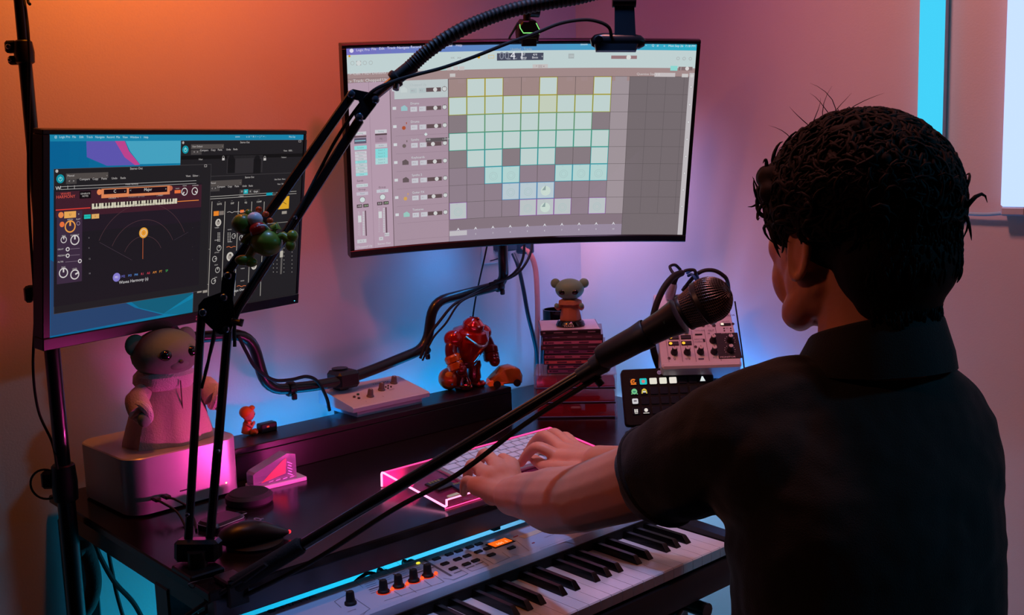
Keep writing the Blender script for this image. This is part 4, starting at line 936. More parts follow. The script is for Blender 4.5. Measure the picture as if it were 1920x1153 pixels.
# ------------------------------------------------------------------ silver computer box with the soft toy
Mm = Matrix.Translation((.7125, 1.690, DESK_Z)) @ rotz(.04)
mac = thing('desktop_computer', 'silver rounded compact computer box at the end of the desk', 'computer', Mm)
ALU = mat('pale_alu', (176, 172, 172), .36, .35, var=.03)
obj('body', G().prism(rrect(.197, .197, .032, 8), Matrix.Translation((0, 0, .004)), .091, .0016), ALU, mac)
obj('foot_ring', G().prism(circ(.082, 40), Matrix.Identity(4), .004), RUBBER, mac)
fy = -.0985-.0002
obj('card_slot', G().box((-.004, fy, .028), (.026, .0012, .0022), .0003), BLK, mac)
for x in (-.062, -.045): obj('usb_port', G().box((x, fy, .028), (.009, .0012, .0032), .001), BLK, mac)
obj('status_light', G().ell((.0655, fy, .022), (.0016, .001, .0016), n=12, m=8), glow((255, 226, 170), 2), mac)
for k, x in enumerate((-.062, -.045)):
    t = thing('usb_plug', ('black plug beside the rounded corner of the computer box', 'black plug beside the card slot of the computer box')[k], 'plug', Mm @ Matrix.Translation((x, -.1, .028)), 'plugs in the computer front')
    obj('plug_body', G().box((0, -.0085, 0), (.0105, .016, .0062), .0018), BLK, t)
    obj('lead', G().tube(bez([(0, -.016, 0), (.004*k, -.032, -.001), (.012+.004*k, -.05, -.014), (.006, -.085, -.0255), (-.01, -.12, -.0255)], 6), .0018, 8), RUBBER, t)

# soft toy in a robe (a plain round-eared stand-in)
GREEN = mat('soft_green', (120, 138, 118), .75, bump=.3, bscale=120, sss=.1)
ROBE = mat('robe_cloth', (196, 168, 158), .9, bump=.5, bscale=350, sheen=.3)
FLEECE = mat('fleece', (214, 192, 194), .95, bump=1.0, bscale=420, sheen=.5)
EYE = mat('dark_eye', (14, 9, 8), .08, coat=.6)
Q = Vector((.725, 1.672, DESK_Z+.0952)); Mt = Matrix.Translation(Q) @ rotz(math.radians(6))   # local -y is its front
toy = thing('soft_toy', 'pale soft toy in a cream robe sitting on the silver computer box', 'soft toy', Mt)
def cloth(prof, n=40, wav=0.0, k=7):
    g = G(); vs = []; fs = []
    for j, (rx, ry, z) in enumerate(prof):
        for i in range(n):
            a = 2*PI*i/n; w = 1+wav*(1-j/(len(prof)-1))*math.sin(k*a+.7)+wav*.5*(1-j/(len(prof)-1))*math.sin(2*k*a+1.3); vs.append((rx*w*math.cos(a), ry*w*math.sin(a), z))
    for j in range(len(prof)-1):
        for i in range(n): fs.append((j*n+i, j*n+(i+1) % n, (j+1)*n+(i+1) % n, (j+1)*n+i))
    fs += [tuple(range(n-1, -1, -1)), tuple(range((len(prof)-1)*n, len(prof)*n))]
    return g.add(vs, fs)
obj('robe', cloth([(.076, .058, .0), (.076, .059, .004), (.070, .055, .025), (.060, .049, .055), (.050, .042, .080), (.040, .036, .100), (.022, .022, .110)], wav=.05), ROBE, toy)
g = G(); g.box((0, -.0475, .055), (.0012, .002, .10)); obj('robe_seam', g, mat('seam_dark', (120, 96, 92), .9), toy)
obj('collar', cloth([(.030, .028, .088), (.044, .040, .090), (.051, .046, .100), (.050, .046, .112), (.043, .039, .120), (.034, .031, .120)], wav=.05, k=5), FLEECE, toy)
hd = obj('head', G().ell((0, -.006, .146), (.056, .050, .041)), GREEN, toy)
obj('muzzle', G().ell((0, -.044, .133), (.020, .011, .011)), GREEN, hd); obj('nose', G().ell((0, -.0555, .137), (.004, .003, .003), n=10, m=6), mat('nose_dark', (70, 62, 60), .5), hd)
for s in (-1, 1):
    obj('eye', G().ell((.023*s, -.0485, .150), (.0105, .0080, .0090), n=16, m=10), EYE, hd)
    obj('ear', G().ell((.046*s, .004, .165), (.018, .008, .018), n=16, m=10), GREEN, hd)
    obj('sleeve', G().tube(bez([(.038*s, -.004, .090), (.062*s, -.018, .080), (.067*s, -.036, .063)], 5), [.013]+[.0165]*4+[.019]*6, 16), ROBE, toy)
    obj('cuff', G().torus((.067*s, -.0365, .063), (.05*s, -.018, -.017), .015, .0075, 20, 10), FLEECE, toy)
    obj('hand', G().ell((.0675*s, -.046, .054), (.011, .010, .013), n=14, m=10), GREEN, toy)

# clear award block, and the small things along the desk end
AWM = mat('clear_block', (206, 190, 216), .06, trans=.75, alpha=1, ior=1.45, var=0)
c = (onZ(452, 912, DESK_Z)+onZ(560, 905, DESK_Z))*.5; d = onZ(560, 905, DESK_Z)-onZ(455, 918, DESK_Z); yw = math.atan2(d.y, d.x)
t = thing('glass_award', 'clear glass award block on a thin pale base before the riser', 'award', Matrix.Translation((.868, 1.590, DESK_Z)) @ rotz(-.06))
obj('base', G().box((.004, 0, .0035), (.096, .040, .007), .001), mat('pale_base', (196, 186, 196), .2), t)
obj('block', G().prism([(-.044, 0), (.036, 0), (.036, .042), (.020, .046), (-.040, .024), (-.044, .020)], frame(Vector((0, .012, .0072)), Vector((1, 0, 0)), Vector((0, 0, 1)), Vector((0, -1, 0))), .026), AWM, t, smooth=20)
g = G(); g.prism([(-.030, .004), (.015, .012), (.018, .038), (.012, .036)], frame(Vector((0, -.0143, .0076)), Vector((1, 0, 0)), Vector((0, 0, 1)), Vector((0, -1, 0))), .0004)
obj('engraving', g, mat('orange_etch', (200, 80, 60), .4), t, smooth=0)
g = G()
for k in range(5): g.box((.024, -.0144, .016+.005*k), (.010-(k % 2)*.003, .0006, .0014), 0, Matrix.Rotation(.5, 3, 'Y'))
for k in range(4): g.box((-.012+.013*k, -.0145, .011), (.008, .0006, .001), 0, Matrix.Rotation(-.1, 3, 'Y'))
obj('etched_lines', g, mat('white_etch', (226, 214, 230), .4), t, smooth=0)
p = onZ(468, 942, DESK_Z); t = thing('round_case', 'low round black case lying in front of the silver computer box', 'case', p)
obj('case_body', G().lathe((0, 0, 0), (0, 0, 1), [(.034, 0), (.038, .004), (.038, .013), (.034, .0165), (.012, .018)], 32), mat('matte_black', (10, 9, 10), .75), t)
obj('case_lid', G().lathe((0, 0, .0165), (0, 0, 1), [(.0335, -.0002), (.031, .0022), (.012, .0032), (.001, .0034)], 32), mat('matte_black', (10, 9, 10), .75), t)
p = onZ(415, 985, DESK_Z); t = thing('key_fob', 'black square fob with a silver rim by the boom arm bars', 'key fob', Matrix.Translation(p) @ rotz(.25))
obj('fob_body', G().prism(rrect(.062, .046, .010, 5), Matrix.Identity(4), .013, .004), BLK, t)
obj('silver_rim', G().tube([(x, y, .0085) for x, y in rrect(.0622, .0462, .010, 5)], .0010, 6, closed=True), STEEL, t)
obj('key_ring', G().torus((.042, .008, .0045), (.1, .1, 1), .0125, .0009, 24, 6), STEEL, t)
p = onZ(478, 1018, DESK_Z); t = thing('mouse', 'dark teardrop-shaped mouse with a red glowing tip', 'mouse', Matrix.Translation(p) @ rotz(-.30))
g = G(); 
pts = [(-.045, 0, .006), (-.040, 0, .012), (-.025, 0, .0165), (-.005, 0, .0175), (.015, 0, .015), (.032, 0, .0105), (.045, 0, .0085), (.050, 0, .008)]
g.tube(bez(pts, 3), [.004, .010, .013, .0152, .0168, .0172, .0174, .0174, .0172, .0168, .016, .0148, .0136, .0122, .0108, .0094, .008, .0066, .0052, .004, .003, .0024][:22], 20)
g.v = [(v[0], v[1]*1.35, max(.0, v[2])) for v in g.v]
obj('shell', g, mat('grey_black_shell', (32, 28, 30), .38), t)
g = G(); g.torus((.006, 0, .0347), (.25, 0, 1), .005, .0008, 16, 5); g.box((.012, .001, .0338), (.006, .0016, .0012)); obj('logo', g, mat('pale_logo', (170, 150, 176), .4), t)
obj('tip_light', G().ell((.0505, 0, .008), (.003, .0032, .0028), n=12, m=8), glow((255, 40, 50), 2.0), t)
obj('mouse_base', G().prism([(v[0]*1.02, v[1]*1.1) for v in circ(.040, 28)], Matrix.Identity(4), .004), RUBBER, t)

# boy figure and small black box on the riser
p = onZ(466, 815, RZ); t = thing('boy_figurine', 'tiny seated orange-haired boy figurine on the riser', 'figurine', Matrix.Translation((p.x, p.y, RZ)) @ rotz(math.radians(60)))
OR, SKN = mat('toy_orange', (226, 104, 24), .4), mat('toy_skin', (226, 140, 110), .5)
obj('body', G().tube(bez([(0, .004, .003), (0, .002, .012), (0, 0, .022), (0, -.001, .027)], 4), [.009]*5+[.0085]*4+[.007]*3+[.005], 14), OR, t)
hd = obj('head', G().ell((0, -.002, .038), (.0120, .0118, .0120)), SKN, t)
g = G(); g.ell((0, .0015, .042), (.0132, .0126, .0112)); g.ell((.002, -.0085, .049), (.0085, .006, .0045)); obj('hair', g, mat('toy_hair', (232, 116, 22), .45), hd)
for s in (-1, 1):
    obj('leg', G().tube([(.005*s, -.004, .004), (.006*s, -.013, .0055), (.006*s, -.016, .003)], [.0042, .0040, .003], 10), OR, t)
    obj('arm', G().tube([(.009*s, 0, .022), (.010*s, -.007, .016), (.004*s, -.011, .022)], [.0033, .0032, .0026], 10), SKN, t)
    obj('eye', G().ell((.004*s, -.0134, .038), (.0011, .0008, .0014), n=8, m=6), EYE, hd)
p = onZ(505, 810, RZ); t = thing('small_case', 'small flat black case beside the boy figurine', 'case', Matrix.Translation((p.x, p.y+.008, RZ)) @ rotz(.05))
obj('case_body', G().box((0, 0, .0085), (.034, .018, .017), .002), BLK, t); obj('red_light', G().box((-.003, -.0093, .011), (.005, .0006, .003)), glow((220, 70, 50), .9), t)

# ------------------------------------------------------------------ small white mixer on the riser
p0, p1 = onZ(667, 783, RZ), onZ(794, 755, RZ); ux = (p1-p0); mw = ux.length; ux.normalize()
Mx = frame(Vector((p0.x, p0.y, RZ)), ux, Vector((-ux.y, ux.x, 0)), Vector((0, 0, 1)))
t = thing('small_mixer', 'small white wedge mixer with three grey knobs on the riser', 'mixer', Mx)
MIXW = mat('mixer_white', (206, 208, 222), .4, var=.02)
dpt = .115
def sx(poly, x0, x1): return xprof(poly, x0, x1)
obj('base_tray', sx([(.0, 0), (dpt-.004, 0), (dpt-.004, .014), (.0, .012)], .004, mw-.004), mat('mixer_tray', (176, 176, 196), .45), t)
obj('shell', sx([(-.008, .012), (-.009, .020), (-.006, .0225), (.095, .040), (dpt-.006, .040), (dpt, .034), (dpt, .012)], -.010, mw+.010), MIXW, t, smooth=20)
TM = frame(Vector((mw/2, -.006, .0226)), Vector((1, 0, 0)), Vector((0, .101, .0175)).normalized(), Vector((0, -.0175, .101)).normalized())
GKN = mat('grey_knob', (104, 96, 96), .55)
for fx, fy in ((-.028, .033), (.012, .052), (.057, .073)):
    p = TM @ Vector((fx, fy, 0)); nn = TM.to_3x3() @ Vector((0, 0, 1))
    k = obj('knob', G().lathe(p, nn, [(.0075, 0), (.0075, .002), (.0062, .003), (.0052, .014), (.0042, .0152)], 16), GKN, t)
    obj('pointer', G().box(p+nn*.0155, (.0012, .006, .001), 0, TM.to_3x3()), mat('pale_mark', (200, 200, 206), .5), k)
g = G(); g.text('YAMAHA', .0085, TM @ Matrix.Translation((.034, .086, .0004)), 'CENTER', 1.2); g.text('OUT', .0068, TM @ Matrix.Translation((.032, .044, .0004)), 'CENTER'); g.text('1', .006, TM @ Matrix.Translation((-.052, .014, .0004))); g.text('2', .006, TM @ Matrix.Translation((-.008, .020, .0004)))
for k in range(3): g.box(TM @ Vector((.040+.012*(k % 2), .078+.004*k, .0003)), (.014, .0006, .0003), 0, TM.to_3x3())
obj('panel_print', g, mat('mixer_print', (96, 98, 122), .6), t, smooth=0, kind='stuff')
for fx, fy, m in ((-.058, .044, 'd'), (-.044, .052, 'g'), (-.054, .034, 'd'), (.028, .060, 'd'), (.036, .063, 'd'), (.028, .052, 'd'), (.038, .056, 'd')):
    r = .0028 if fy < .055 and fx < 0 else .0017
    obj('jack' if fx < 0 else 'led', G().lathe(TM @ Vector((fx, fy, 0)), TM.to_3x3() @ Vector((0, 0, 1)), [(r, 0), (r, .0022), (r*.6, .003)], 12), mat('dark_jack', (60, 48, 54), .4) if m == 'd' else mat('green_jack', (20, 90, 80), .4), t)

# ------------------------------------------------------------------ toys on the riser end
RDG = mat('gloss_red', (176, 26, 16), .16, .35, coat=.6, var=.04)
ORG = mat('gloss_orange', (220, 104, 20), .2, .35, coat=.5, var=.04)
DRD = mat('deep_red', (110, 12, 12), .25, .3, coat=.4)
p = onZ(884, 728, RZ); t = thing('robot_figurine', 'bulky glossy red toy robot standing on the riser', 'figurine', Matrix.Translation((p.x, p.y+.012, RZ)) @ rotz(math.radians(8)))
for s in (-1, 1):
    l = obj('leg', G().lathe((.019*s, 0, .010), (.1*s, 0, 1), [(.013, 0), (.0165, .010), (.014, .026), (.016, .036), (.013, .046)], 16), DRD, t)
    obj('foot', G().box((.021*s, -.006, .0065), (.026, .038, .013), .005), RDG, l)
obj('hips', G().ell((0, 0, .056), (.026, .020, .014)), DRD, t)
obj('torso', G().lathe((0, 0, .058), (0, -.18, 1), [(.018, 0), (.026, .012), (.037, .034), (.042, .052), (.036, .068), (.020, .076)], 24), RDG, t)
g = G(); g.tube(bez([(-.034, -.030, .118), (-.014, -.046, .098), (0, -.048, .093), (.014, -.046, .098), (.034, -.030, .118)], 6), .0035, 8); obj('chest_trim', g, mat('silver_trim', (200, 206, 214), .2, .8), t)
hd = obj('head', G().lathe((0, -.018, .120), (0, -.25, 1), [(.020, 0), (.024, .010), (.0225, .022), (.014, .031), (.004, .034)], 20), RDG, t)
obj('crest', G().box((0, -.026, .152), (.005, .028, .006), .002), DRD, hd)
for s in (-1, 1):
    obj('eye', G().ell((.008*s, -.0455, .136), (.0032, .002, .0022), n=10, m=6), mat('pale_eye', (206, 190, 190), .2), hd)
    a = obj('arm', G().tube(bez([(.040*s, -.004, .112), (.056*s, -.008, .096), (.060*s, -.016, .072), (.054*s, -.030, .056)], 5), [.011]*4+[.0125]*5+[.014]*4+[.012]*3, 16), DRD, t)
    obj('shoulder_pad', G().ell((.045*s, -.006, .113), (.0205, .021, .019)), RDG, a)
    obj('gauntlet', G().lathe((.060*s, -.012, .082), (-.15*s, -.35, -1), [(.014, 0), (.0175, .004), (.0175, .014), (.0155, .016), (.0175, .018), (.0175, .030), (.013, .034)], 16), ORG if s < 0 else DRD, a)
    obj('fist', G().ell((.053*s, -.032, .052), (.012, .012, .012)), DRD, a)
p = onZ(843, 730, RZ); g = G(); 
t = thing('orange_ball', 'glossy orange ball figure next to the red robot', 'ball', Matrix.Translation((p.x, p.y, RZ)))
obj('ball_shell', G().ell((0, 0, .0235), (.0235, .0235, .0235), n=28, m=18), mat('ball_orange', (206, 84, 18), .3, .2, coat=.4), t)
vd = Vector((CAM.x-p.x, CAM.y-p.y, .25)).normalized(); vx, vy = perp(vd)
obj('yellow_patch', G().lathe(Vector((0, 0, .0235))+vd*.0206+Vector((0, 0, .008)), vd, [(.0085, -.003), (.0075, -.0006), (.004, .0012), (.0005, .0016)], 16), mat('patch_gold', (226, 150, 40), .35), t)
obj('blue_dot', G().ell(Vector((0, 0, .0235))+vd*.0222+RT*.006+Vector((0, 0, -.010)), (.0022, .0022, .0022), n=10, m=6), mat('blue_dot', (60, 120, 190), .4), t)
p = onZ(873, 733, RZ); t = thing('chrome_egg', 'small chrome red egg at the feet of the toy robot', 'egg', Matrix.Translation((p.x, p.y, RZ)))
obj('egg_shell', G().lathe((0, 0, 0), (0, 0, 1), [(.004, 0), (.010, .004), (.0125, .012), (.0115, .022), (.007, .030), (.001, .0325)], 20), mat('chrome_red', (190, 90, 90), .06, 1), t)
obj('egg_band', G().torus((0, 0, .013), (0, 0, 1), .0122, .0012, 20, 6), mat('gold_band', (220, 160, 70), .2, .9), t)
p = onZ(930, 726, RZ); t = thing('toy_car', 'rounded gold and orange toy car at the end of the riser', 'toy car', Matrix.Translation((p.x+.024, p.y-.002, RZ)) @ rotz(math.radians(-28)))
obj('car_body', G().prism([(-.034, .006), (-.034, .016), (-.026, .024), (-.008, .040), (.012, .043), (.030, .036), (.036, .022), (.034, .006)], frame(Vector((0, .020, 0)), Vector((1, 0, 0)), Vector((0, 0, 1)), Vector((0, -1, 0))), .040, .006), mat('car_gold', (206, 120, 40), .22, .5, coat=.4), t, smooth=50)
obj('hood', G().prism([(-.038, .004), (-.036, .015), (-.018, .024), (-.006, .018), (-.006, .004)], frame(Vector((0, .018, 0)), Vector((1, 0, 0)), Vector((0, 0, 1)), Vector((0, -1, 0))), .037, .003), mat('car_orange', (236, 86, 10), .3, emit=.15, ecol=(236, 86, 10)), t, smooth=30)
for x in (-.022, .022):
    for s in (-1, 1): obj('wheel', G().cyl((x, .017*s, .008), (x, .022*s, .008), .008, n=16), RUBBER, t)

# ------------------------------------------------------------------ clear drawer box, CDs, figure, cup
bl, brr = Vector((1.476, 1.581, DESK_Z)), Vector((1.595, 1.457, DESK_Z)); bx = (brr-bl).normalized(); bw = (brr-bl).length
Mx = frame((bl+brr)*.5, bx, Vector((-bx.y, bx.x, 0)), Vector((0, 0, 1)))
CLR = mat('clear_plastic', (206, 196, 222), .1, trans=.0, alpha=.22, var=0)
t = thing('drawer_box', 'clear plastic three-drawer box holding red things, under the CDs', 'drawer box', Mx)
BD, BHt = .115, .094
g = G(); 
for c, d in (((0, BD/2, .0015), (bw, BD, .003)), ((0, BD/2, BHt-.0015), (bw, BD, .003)), ((-bw/2+.0015, BD/2, BHt/2), (.003, BD, BHt)), ((bw/2-.0015, BD/2, BHt/2), (.003, BD, BHt)), ((0, BD-.0015, BHt/2), (bw, .003, BHt))): g.box(c, d, .0006)
obj('shell', g, CLR, t)
g = G()
for z in (.0305, .0615): g.box((0, BD/2, z), (bw-.006, BD-.006, .002))
obj('divider', g, mat('dark_divider', (46, 16, 30), .3), t)
RDP = mat('red_glass', (190, 50, 80), .1, alpha=.32, var=0)
for k in range(3):
    z0_ = .0035+.031*k; d = obj('drawer', G().box((0, .002, z0_+.0135), (bw-.010, .0025, .025), .0006), RDP, t)
    g = G(); g.box((0, BD/2, z0_+.001), (bw-.010, BD-.01, .0015)); obj('drawer_tray', g, mat('drawer_dark', (60, 10, 22), .3), d)
    g = G(); g.box((.0, -.0015, z0_+.020), (.02, .004, .004), .001); obj('pull', g, CLR, d)
    g = G(); g.tube([(-bw/2+.004, -.0005, z0_), (bw/2-.004, -.0005, z0_)], .0008, 6); obj('lit_rim', g, mat('pale_rim', (120, 150, 220), .2), d)
rnd = random.Random(3)
PKL = ['wide red packet flat in the lowest clear drawer', 'small tilted red packet in the lowest clear drawer', 'tall red packet in the lowest clear drawer', 'thin red strip packet in the lowest clear drawer', 'red packet at the end of the top clear drawer', 'red packet in the middle of the top clear drawer', 'dark red packet filling the middle clear drawer']
REDM = mat('red_pack', (200, 50, 40), .35)
for k, (x, z, w, h_, dp, rr) in enumerate(((-.052, .006, .05, .016, .03, .05), (-.004, .0105, .026, .010, .02, .35), (.042, .0085, .044, .017, .03, -.08), (.020, .006, .05, .005, .02, .05), (-.055, .067, .03, .014, .02, .1), (.006, .067, .04, .010, .02, -.1), (.0, .036, .10, .008, .04, .02))):
    t2 = thing('packet', PKL[k], 'packet', Mx @ Matrix.Translation((x, .03, z)) @ rotz(rr), 'red packets inside the drawer box')
    obj('wrapper', G().box((0, 0, h_/2), (w, dp, h_), .002), REDM if k != 6 else mat('dark_red_pack', (70, 12, 24), .3), t2); obj('fold', G().box((w*.42, 0, h_/2), (.002, dp*.9, h_*.8)), mat('red_fold', (226, 110, 70), .3), t2)
pos = ['topmost of the stack', 'second from the top', 'third from the top', 'fourth from the top', 'fifth from the top', 'fourth from the bottom', 'third from the bottom', 'second from the bottom', 'bottom one on the clear box']
spc = [(34, 26, 34), (96, 60, 84), (206, 120, 170), (92, 50, 78), (206, 120, 166), (190, 110, 160), (206, 104, 120), (200, 116, 160), (206, 130, 176)]
cdz = BHt+.0005; CDH = .0102
for k in range(9):
    j = 8-k; z = cdz+CDH*k
    Mc = Mx @ Matrix.Translation((.004+.004*math.sin(k*2.1)-.0016*k, .071+.003*math.cos(k*1.7), z)) @ rotz(.03*math.sin(k*1.3)+(.10 if j == 0 else 0))
    c = thing('cd_case', 'CD case with a %s spine, %s' % ('dark' if sum(spc[j]) < 300 else 'pink', pos[j]), 'CD case', Mc, 'CD cases stacked on the drawer box')
    g = G(); g.box((0, 0, .0009), (.125, .140, .0018)); g.box((0, 0, CDH-.0013), (.125, .140, .0018)); g.box((-.0615, 0, CDH/2), (.002, .140, CDH-.002)); g.box((.0615, 0, CDH/2), (.002, .140, CDH-.002))
    obj('jewel_case', g, mat('jewel_plastic', (70, 46, 72), .15), c)
    obj('spine', G().box((0, -.0692, CDH/2-.0001), (.1205, .0014, CDH-.0042)), mat('spine_%d' % j, spc[j], .4), c)
    g = G(); 
    for q in range(3): g.box((-.045+.034*q+.01*(k % 3), -.0702, CDH/2), (.012+.004*((q+k) % 3), .0006, .0022))
    g.box((-.055, -.0702, CDH/2), (.005, .0006, .003)); obj('spine_print', g, mat('spine_ink', (84, 40, 70), .5) if sum(spc[j]) > 300 else mat('spine_pale', (150, 120, 150), .5), c)
    obj('booklet', G().box((0, 0, CDH/2), (.120, .136, CDH-.0042)), mat('booklet', (150, 120, 150), .5), c)
    if j == 0: obj('cover_print', G().box((.0, 0, CDH-.0002), (.120, .132, .0006)), mat('cover_paper', (206, 196, 214), .35), c)
topz = cdz+CDH*9
# bobble-head figure on a black base (a plain stand-in)
Mf = Mx @ Matrix.Translation((-.008, .055, topz+.0003)) @ rotz(-.1)
t = thing('bobble_figure', 'green bobble-head figure in a brown robe on the CD stack', 'figurine', Mf)
bs = obj('base', G().lathe((0, 0, 0), (0, 0, 1), [(.030, 0), (.031, .003), (.028, .010), (.025, .0125), (.001, .013)], 32), mat('gloss_black', (8, 8, 9), .12), t)
g = G()
for tx, z in (('STAR', .0084), ('WARS', .0040)):
    g.text(tx, .0062, frame(Vector((0, -.0308, z)), Vector((1, 0, 0)), Vector((0, .25, 1)).normalized(), Vector((0, -1, .25)).normalized()), 'CENTER', 1.3)
obj('base_print', g, mat('white_print', (220, 220, 226), .4), bs, smooth=0)
obj('robe', cloth([(.022, .019, .013), (.022, .019, .018), (.019, .017, .035), (.016, .015, .048), (.010, .010, .053)], n=28, wav=.05), mat('figure_robe', (176, 112, 88), .7, bump=.3, bscale=400), t)
obj('collar', cloth([(.014, .013, .044), (.0245, .021, .047), (.0235, .020, .054), (.015, .014, .058)], n=28, wav=.06, k=5), mat('figure_collar', (190, 130, 106), .8, bump=.6, bscale=500), t)
FG = mat('figure_green', (112, 156, 132), .55)
hd = obj('head', G().ell((0, -.001, .078), (.0305, .0255, .0225), n=28, m=18), FG, t)
for s in (-1, 1):
    obj('eye', G().ell((.0135*s, -.0225, .074), (.0078, .0040, .0055), n=16, m=10), EYE, hd)
    obj('ear', G().ell((.030*s, .002, .090), (.0105, .005, .0105), n=14, m=10), FG, hd)
    obj('arm', G().tube([(.017*s, -.002, .045), (.025*s, -.008, .040), (.026*s, -.017, .044)], [.006, .0065, .0055], 12), mat('figure_robe', (176, 112, 88), .7), t)
    obj('hand', G().ell((.026*s, -.020, .046), (.005, .005, .005), n=12, m=8), FG, t)
pc = at(1049, 640, 2.40); pc.z = DESK_Z; ctop = at(1047, 578, 2.40).z
t = thing('pen_cup', 'tall glossy black cylinder standing behind the CD stack', 'cylinder', pc)
obj('wall', G().lathe((0, 0, 0), (0, 0, 1), [(.034, 0), (.036, .004), (.036, ctop-DESK_Z), (.033, ctop-DESK_Z), (.033, .01), (.001, .01)], 36), mat('gloss_black', (8, 8, 9), .12), t)
obj('base_ring', G().torus((0, 0, .003), (0, 0, 1), .0352, .0022, 36, 8), RUBBER, t)

# ------------------------------------------------------------------ key pad with lit icons
dl, dr = Vector((1.525, 1.374, DESK_Z)), Vector((1.673, 1.254, DESK_Z)); dx = (dr-dl).normalized()
back = Vector((-dx.y, dx.x, 0)); ti = math.radians(28); zz = Vector((0, 0, 1))*math.cos(ti)+back*math.sin(ti); nn = back*-math.cos(ti)+Vector((0, 0, 1))*math.sin(ti)
Md = frame((dl+dr)*.5+Vector((0, 0, .0135)), dx, -nn, zz)     # local: x right, z up the face, -y out of the face
dk = thing('key_pad', 'black control pad with a grid of square keys, some icons lit', 'control pad', Md)
obj('body', G().prism(rrect(.186, .116, .007, 4), frame(Vector((0, .016, .055)), Vector((1, 0, 0)), Vector((0, 0, 1)), Vector((0, -1, 0))), .016, .002), mat('pad_black', (15, 16, 19), .4), dk)
obj('kick_stand', G().prism([(.016, .002), (.016, .09), (.024, .09), (.078, .034), (.070, .029), (.034, .012)], frame(Vector((-.07, 0, 0)), Vector((0, 1, 0)), Vector((0, 0, 1)), Vector((1, 0, 0))), .14), BLK, dk)
g = G(); g.text('STREAM', .0078, frame(Vector((-.010, -.0006, .1030)), Vector((1, 0, 0)), Vector((0, 0, 1)), Vector((0, -1, 0))), 'LEFT', 1.05); g.text('DECK', .0078, frame(Vector((.0262, -.0006, .1030)), Vector((1, 0, 0)), Vector((0, 0, 1)), Vector((0, -1, 0))), 'LEFT', .95)
g.torus((-.0165, -.0006, .1030), (0, 1, 0), .0036, .0006, 16, 5); g.torus((-.0165, -.0006, .1030), (0, 1, 0), .0017, .0006, 12, 5)
obj('logo', g, mat('pad_logo', (176, 160, 206), .4, emit=.25), dk, smooth=0)
KD = mat('pad_key', (44, 52, 66), .12); kmesh = {}
def F(x, z, off=-.0022): return Vector((x, off, z))
lit = {(0, 0): (230, 120, 40), (1, 0): (30, 200, 200), (2, 0): (236, 230, 214), (3, 0): (236, 232, 214), (4, 0): (240, 232, 220), (0, 1): (120, 200, 140), (0, 2): (214, 210, 214)}
